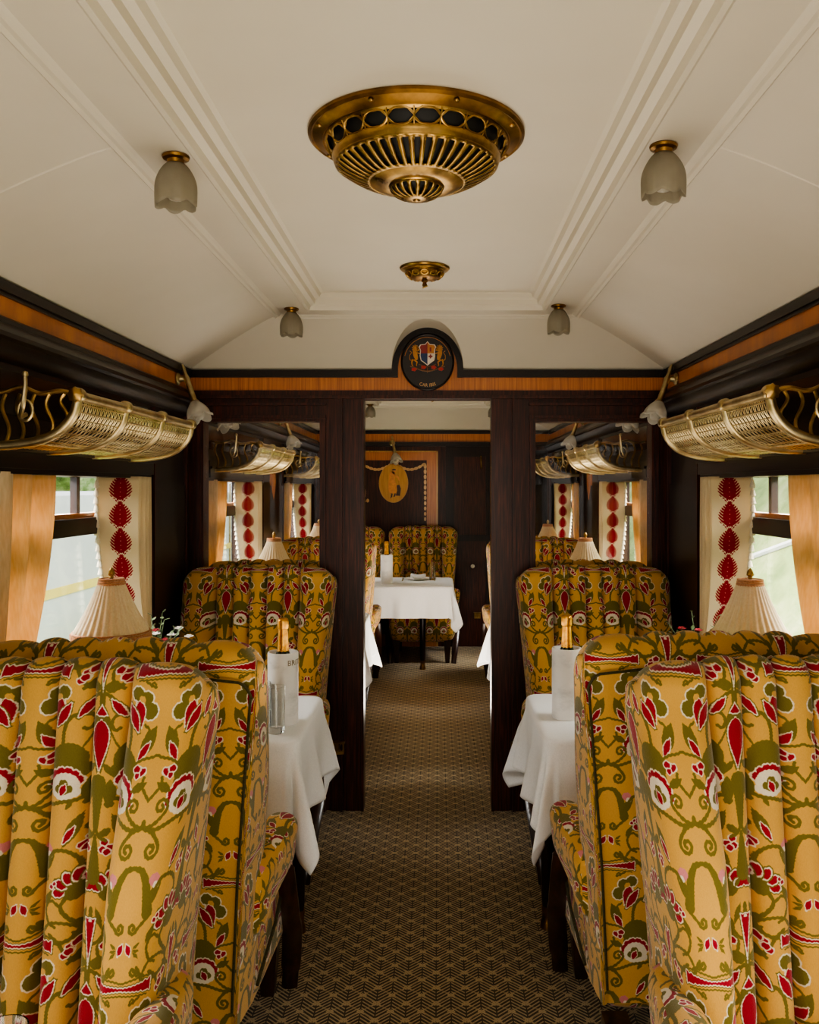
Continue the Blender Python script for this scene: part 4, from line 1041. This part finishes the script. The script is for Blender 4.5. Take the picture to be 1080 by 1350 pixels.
for sx, sd in ((-1, 'left'), (1, 'right')):
    r0 = make_rack('brass luggage rack with woven mesh over the nearest %s window' % sd, (sx*1.108, 2.69 if sx < 0 else 2.62, 1.612), sx)
    r0.scale = (1.0,1,1)
    dup(r0, (sx*1.108, 4.92, 1.60), 0, 'brass luggage rack over the first %s window beyond the partition glass' % sd)
    dup(r0, (sx*1.108, 6.95, 1.60), 0, 'brass luggage rack over the farthest %s window' % sd)

# ------------------------------------------------------------------ tulip wall sconces
def make_sconce(label, sx, loc):
    t = thing('wall_sconce', label, 'wall lamp', loc, 0, 'tulip wall lamps')
    Rx = Matrix.Rotation(-sx*PI/2, 4, 'Y')
    mb = MB(); mb.lathe([(0,0),(.026,0),(.028,.005),(.022,.010),(.014,.014),(.010,.03),(.006,.045),(0,.045)], 20, (0,0,0), Rx, lambda a, i, r, z: (r*(1+(.08*math.cos(10*a) if 0 < i < 4 else 0)), z)); obj('wall_rose', mb, M['brass_pale'], t)
    A = Vector((-sx*.028, 0, .045)); B = Vector((-sx*.085, -.03, -.105)); d = (B-A).normalized()
    mb = MB(); pts = [A-d*.02, A, A+d*.01, A+d*.03, A+d*.05, (A+B)/2, B-d*.03, B-d*.012, B]; mb.tube(pts, [.006,.010,.008,.009,.0135,.0125,.014,.014,.022], 12); obj('arm', mb, M['brass_pale'], t)
    R = d.to_track_quat('Z', 'Y').to_matrix().to_4x4()
    def tul(a, i, r, z):
        f = i/12; lobe = abs(math.cos(2.5*a)); return (r*(1+.05*f*(lobe-.5))+(.012*lobe if f > .9 else 0), z+f**6*.02*(lobe-.6))
    mb = MB(); mb.lathe([(.014+.034*math.sin(PI*.62*f)+.002*f, .085*f) for f in [k/12 for k in range(13)]], 50, B-d*.004, R, tul)
    s = obj('tulip_shade', mb, M['frost_bright'], t, 60); solidify(s, .002)
    mb = MB(); mb.lathe([(.008,.0),(.012,.02),(.022,.05),(.024,.064),(.018,.08),(.0,.088)], 20, B, R); obj('bulb', mb, M['frost_bright'], t)
    return t
for sx, sd in ((-1, 'left'), (1, 'right')):
    s0 = make_sconce('brass tulip wall lamp in the near %s corner of the partition' % sd, sx, (sx*1.107, 3.83, 1.985))
    dup(s0, (sx*1.107, 6.30, 1.985), 0, 'brass tulip wall lamp between the far %s windows' % sd)
    dup(s0, (sx*1.107, 4.36, 1.985), 0, 'brass tulip wall lamp just beyond the %s partition glass' % sd)
t = make_sconce('brass globe wall lamp above the oval medallion on the far wall', 1, (0,0,0)); t.location = (-.385, 8.18, 1.93); t.rotation_euler = (0, 0, PI/2)

# ------------------------------------------------------------------ ceiling lights
def make_ceiling_light(label):
    t = thing('ceiling_light', label, 'ceiling light', (0,0,0), 0, 'tulip ceiling lights')
    mb = MB(); mb.lathe([(0,0),(.028,0),(.031,-.003),(.029,-.008),(.020,-.011),(.018,-.018),(.022,-.022),(.018,-.026),(0,-.026)], 28); obj('ceiling_cap', mb, M['brass_dark'], t)
    def pet(a, i, r, z): f = i/14; lobe = math.cos(3*a+.5); return (r*(1+.13*f*abs(math.cos(3*a+.5))**.5-.07*f+.02*math.cos(18*a)*f), z-.010*f**4*abs(math.cos(3*a+.5)))
    mb = MB(); mb.lathe([(.020+.026*math.sin(PI*.5*min(1, f*1.55))**.8-.006*max(0, f-.7), -.020-.088*f) for f in [k/14 for k in range(15)]], 60, mod=pet)
    s = obj('petal_shade', mb, M['frost'], t, 60); solidify(s, .002)
    mb = MB(); mb.lathe([(.010,-.024),(.014,-.04),(.024,-.07),(.024,-.085),(.014,-.100),(0,-.105)], 20); obj('bulb', mb, M['frost_bright'], t)
    return t
CL = [(-.545,1.96,'frosted petal ceiling light at upper left, nearest the camera'),(.545,1.90,'frosted petal ceiling light at upper right, nearest the camera'),
      (-.565,3.62,'frosted petal ceiling light left of the crest'),(.545,3.56,'frosted petal ceiling light right of the crest'),
      (-.56,7.75,'frosted petal ceiling light at the far left seen over the doorway'),(.545,7.75,'frosted petal ceiling light at the far right seen over the doorway')]
c0 = make_ceiling_light(CL[0][2]); c0.location = (CL[0][0], CL[0][1], 2.2545)
for k, (x, y, lb) in enumerate(CL[1:]): dup(c0, (x, y, 2.2545), .9*(k+1), lb)

# ------------------------------------------------------------------ the big brass ceiling fitting
t = thing('ceiling_ventilator', 'large pierced brass bowl fitting in the middle of the ceiling', 'ceiling ventilator', (0, 1.98, 2.31))
mb = MB(); mb.lathe([(.20,-.002),(.246,-.001),(.2465,-.008),(.240,-.013),(.236,-.011),(.222,-.016),(.214,-.022),(.210,-.020),(.206,-.024)], 96); obj('flange', mb, M['brass_dark'], t, 30)
mb = MB()
for k in range(8): a = 2*PI*(k+.5)/8; mb.lathe([(.006,0),(.006,-.003),(.003,-.005),(0,-.005)], 10, (.229*math.cos(a), .229*math.sin(a), -.0135))
obj('flange_screws', mb, M['brass'], t)
mb = MB(); mb.lathe([(.198,-.012),(.186,-.045),(.175,-.065),(.105,-.103),(.06,-.112),(.05,-.13),(0,-.14)], 64); obj('dark_interior', mb, M['void'], t)  # near-black shell added inside so the open slots look dark
def cone(a, q): r = .2065-.0165*q; return Vector((r*math.cos(a), r*math.sin(a), -.024-.032*q))
mb = MB(); NR_ = 22
for k in range(NR_):
    ac = 2*PI*k/NR_; da = 2*PI/NR_
    mb.tube([cone(ac+da*.52*math.cos(b)*.95, .5+.47*math.sin(b)) for b in [2*PI*i/24 for i in range(25)]], .0023, 6, False)
    mb.tube([cone(ac+da*.5, 0), cone(ac+da*.5, 1)], .0018, 6)
    mb.tube([cone(ac+da*.5-da*.3, 0), cone(ac+da*.5, .5), cone(ac+da*.5+da*.3, 0)], .0016, 5); mb.tube([cone(ac+da*.5-da*.3, 1), cone(ac+da*.5, .5), cone(ac+da*.5+da*.3, 1)], .0016, 5)
obj('ring_fretwork', mb, M['brass'], t)
mb = MB(); mb.lathe([(.209,-.022),(.206,-.025),(.2045,-.028)], 96); mb.lathe([(.191,-.052),(.192,-.056),(.1895,-.064),(.186,-.071)], 96); obj('shoulder_band', mb, M['brass'], t)
N = 44*4; prof = [(.186-.080*f-.0*f, -.071-.040*(f**1.12)-.006*math.sin(PI*f)) for f in [k/10 for k in range(11)]]
mb = MB(); mb.lathe(prof, N, skip=lambda k, i: 1 <= i <= 8 and (k % 4) in (0, 1)); o = obj('slotted_bowl', mb, M['brass'], t, 60); solidify(o, .0025)
mb = MB(); mb.lathe([(.107,-.110),(.098,-.116),(.08,-.120),(.064,-.120),(.062,-.123),(.058,-.121)], 80); obj('lower_band', mb, M['brass'], t)
prof = [(.06*math.cos(PI/2*f*.98)+.001, -.122-.027*math.sin(PI/2*f)) for f in [k/10 for k in range(11)]]
mb = MB(); mb.lathe(prof, 18*4, skip=lambda k, i: 1 <= i <= 6 and (k % 4) in (0, 1)); o = obj('slotted_boss', mb, M['brass'], t, 60); solidify(o, .002)
mb = MB(); mb.lathe([(.0,-.154),(.006,-.153),(.009,-.149),(.006,-.146)], 16); obj('boss_button', mb, M['brass'], t)
def small_fitting(y, label):
    t = thing('ceiling_rose', label, 'ceiling fitting', (0, y, 2.31), 0, 'small brass ceiling fittings')
    mb = MB(); mb.lathe([(0,0),(.088,0),(.092,-.004),(.088,-.009),(.078,-.010),(.072,-.015)], 48); obj('flange', mb, M['brass'], t)
    mb = MB(); prof = [(.072,-.014),(.070,-.022),(.062,-.032),(.05,-.040),(.03,-.045),(.012,-.047),(0,-.047)]
    mb.lathe(prof, 48); obj('bowl', mb, M['brass_dark'], t)
    mb = MB()
    for k in range(12):
        a = 2*PI*k/12; c = Vector((.064*math.cos(a), .064*math.sin(a), -.030)); tx = Vector((-math.sin(a), math.cos(a), 0)); tz = Vector((-.5*math.cos(a), -.5*math.sin(a), -.6))
        mb.tube([c+tx*.013*math.cos(b)+tz*.013*math.sin(b) for b in [2*PI*i/12 for i in range(13)]], .003, 5)
    obj('scroll_ring', mb, M['brass'], t)
    mb = MB(); mb.lathe([(.010,-.046),(.012,-.052),(.006,-.056),(.009,-.062),(.010,-.068),(.0,-.072)], 14); mb.tube([(0,0,-.06),(.010,-.004,-.068),(-.008,-.004,-.076)], .003, 6); obj('catch', mb, M['brass'], t)
small_fitting(3.17, 'small ornate brass ceiling fitting between the big bowl and the crest')
small_fitting(7.35, 'small ornate brass ceiling fitting glimpsed over the doorway in the far saloon')

# ------------------------------------------------------------------ outside
mb = MB(); mb.grid(30, 40, lambda u, v: (-1.5-38*u, -20+60*v, -.75+.03*math.sin(u*40)*math.cos(v*30))); struct('ground_left', mb, M['grass'])
def bank(u, v): 
    x = 1.6+16*u; return (x, -16+50*v, -.85+min(1.2*16*u, 4.2+3.5*u)+.10*math.sin(v*37+u*20)*math.sin(u*26+v*11)*min(1, u*8))
mb = MB(); mb.grid(60, 90, bank); struct('ground_right', mb, M['grass'])
t = thing('railway_wagon', 'pale grey wagon with yellow stripe standing outside the left windows', 'wagon', (-5.2, 9, -.7))
mb = MB(); mb.rbox((0,0,1.28), (2.2,19,1.75), .12, 6); obj('wagon_body', mb, M['wagon'], t)
mb = MB(); mb.box(1.09, 1.112, -9.3, 9.3, 1.02, 1.12); obj('yellow_stripe', mb, M['yellow_paint'], t)
mb = MB()
for k in range(9): mb.box(1.09, 1.115, -8.6+2.1*k, -8.56+2.1*k, .6, 2.3)
obj('door_seams', mb, M['brass_pale'], t)
mb = MB()
for k in range(4): mb.box(1.09, 1.125, -6.5+4.3*k, -6.0+4.3*k, .62, .86)
obj('hatches', mb, M['white_paint'], t)
mb = MB()
for y in (-8,-6.2,6.2,8):
    mb.lathe([(0,-.06),(.42,-.06),(.42,.06),(0,.06)], 24, (.7, y, .42), Matrix.Rotation(PI/2, 4, 'Y'))
obj('wheels', mb, M['void'], t)
for k, (x, y, h, r) in enumerate(((-10,12,2.9,1.9),(-11,17,3.4,2.3),(-10.5,22.6,3.0,2.0),(-13,29,3.6,2.4),(-9.6,7,2.6,1.8),(-10.4,2,3.0,2.0))):
    tr = thing('leafy_tree', 'pale green tree beyond the wagon outside the left windows', 'tree', (x, y, -.75), 0, 'trees behind the wagon')
    rng = random.Random(k); mb = MB()
    mb.rbox((0,0,h), (2*r,2*r,2*r*.9), r*.85, 9, lambda q: tuple(Vector((0,0,h))+(Vector(q)-Vector((0,0,h)))*(1+.16*math.sin(q[0]*4+k)*math.sin(q[1]*5)*math.sin(q[2]*4)))); obj('crown', mb, M['foliage'], tr)
    mb = MB(); mb.tube([(0,0,0),(.05,0,h*.5),(0,0,h)], [.2,.16,.1], 8); obj('trunk', mb, M['walnut_leg'], tr)
mb = MB(); mb.tube([(3.40,6.45,1.36),(3.115,7.55,1.02),(2.98,8.07,.86),(2.80,8.80,.64)], .03, 8)
o = obj('white_handrail', mb, M['white_paint']); tag(o, 'white sloping rail on the grass bank outside the right window', 'rail')

# ------------------------------------------------------------------ light
w = bpy.data.worlds.new('overcast'); SC.world = w; w.use_nodes = True; nt = w.node_tree; nt.nodes.clear()
ow = nt.nodes.new('ShaderNodeOutputWorld'); bg = nt.nodes.new('ShaderNodeBackground'); tc = nt.nodes.new('ShaderNodeTexCoord'); mp = nt.nodes.new('ShaderNodeSeparateXYZ'); rp = nt.nodes.new('ShaderNodeValToRGB')
nt.links.new(tc.outputs['Generated'], mp.inputs[0]); nt.links.new(mp.outputs[2], rp.inputs[0])
rp.color_ramp.elements[0].color = (.82,.86,.88,1); rp.color_ramp.elements[1].color = (1,.99,.97,1)
nt.links.new(rp.outputs[0], bg.inputs[0]); bg.inputs[1].default_value = WORLD; nt.links.new(bg.outputs[0], ow.inputs[0])
def area(name, loc, aim, sx_, sy_, energy, col):
    l = bpy.data.lights.new(name, 'AREA'); l.shape = 'RECTANGLE'; l.size = sx_; l.size_y = sy_; l.energy = energy; l.color = col
    o = bpy.data.objects.new(name, l); COL.objects.link(o); o.location = loc
    o.rotation_euler = (Vector(aim)-Vector(loc)).to_track_quat('-Z', 'Y').to_euler(); return o
for sx in (-1, 1):
    for (wa, wb) in WIN:
        m = (wa+wb)/2; area('sky_light', (sx*2.1, m, 2.35+.25*(m > 4)), (sx*.2*(m < 4), m, .75*(m < 4)), 1.2, 1.2, SKYL*(2.2 if m > 4 else 1), (1,.97,.92))
area('bounce_fill', (0, .15, .55), (0, .9, 2.3), 1.2, 1.2, BOUNCE, (1,.88,.72))  # added upward fill lamp by the camera, no fitting there
area('bounce_fill', (0, 2.55, .95), (0, 2.6, 2.3), .5, 1.8, BOUNCE*.3, (1,.90,.76))  # unseen lamp added over the aisle to brighten ceiling and coves
area('bounce_fill', (0, 5.6, .25), (0, 5.65, 2.3), .5, 1.6, BOUNCE2, (1,.90,.76))  # unseen upward fill lamp added low in the far saloon
area('front_fill', (0, -1.9, 1.5), (0, 3, 1.15), 1.6, 1.0, FILL, (1,.93,.84))  # added frontal fill lamp behind the camera, no window in that wall

# ------------------------------------------------------------------ camera
cd = bpy.data.cameras.new('camera'); cam = bpy.data.objects.new('camera', cd); COL.objects.link(cam)
cam.location = (.05, 0, 1.5); cam.rotation_euler = (PI/2, 0, 0)
cd.sensor_fit = 'HORIZONTAL'; cd.sensor_width = 36; cd.lens = 38.0
cd.shift_x = -38/1080; cd.shift_y = -31/1080; cd.clip_start = .02
SC.camera = cam
SC.view_settings.view_transform = 'AgX'; SC.view_settings.look = 'AgX - Medium High Contrast'; SC.view_settings.exposure = EXPO
SC.cycles.max_bounces = 10; SC.cycles.transparent_max_bounces = 16
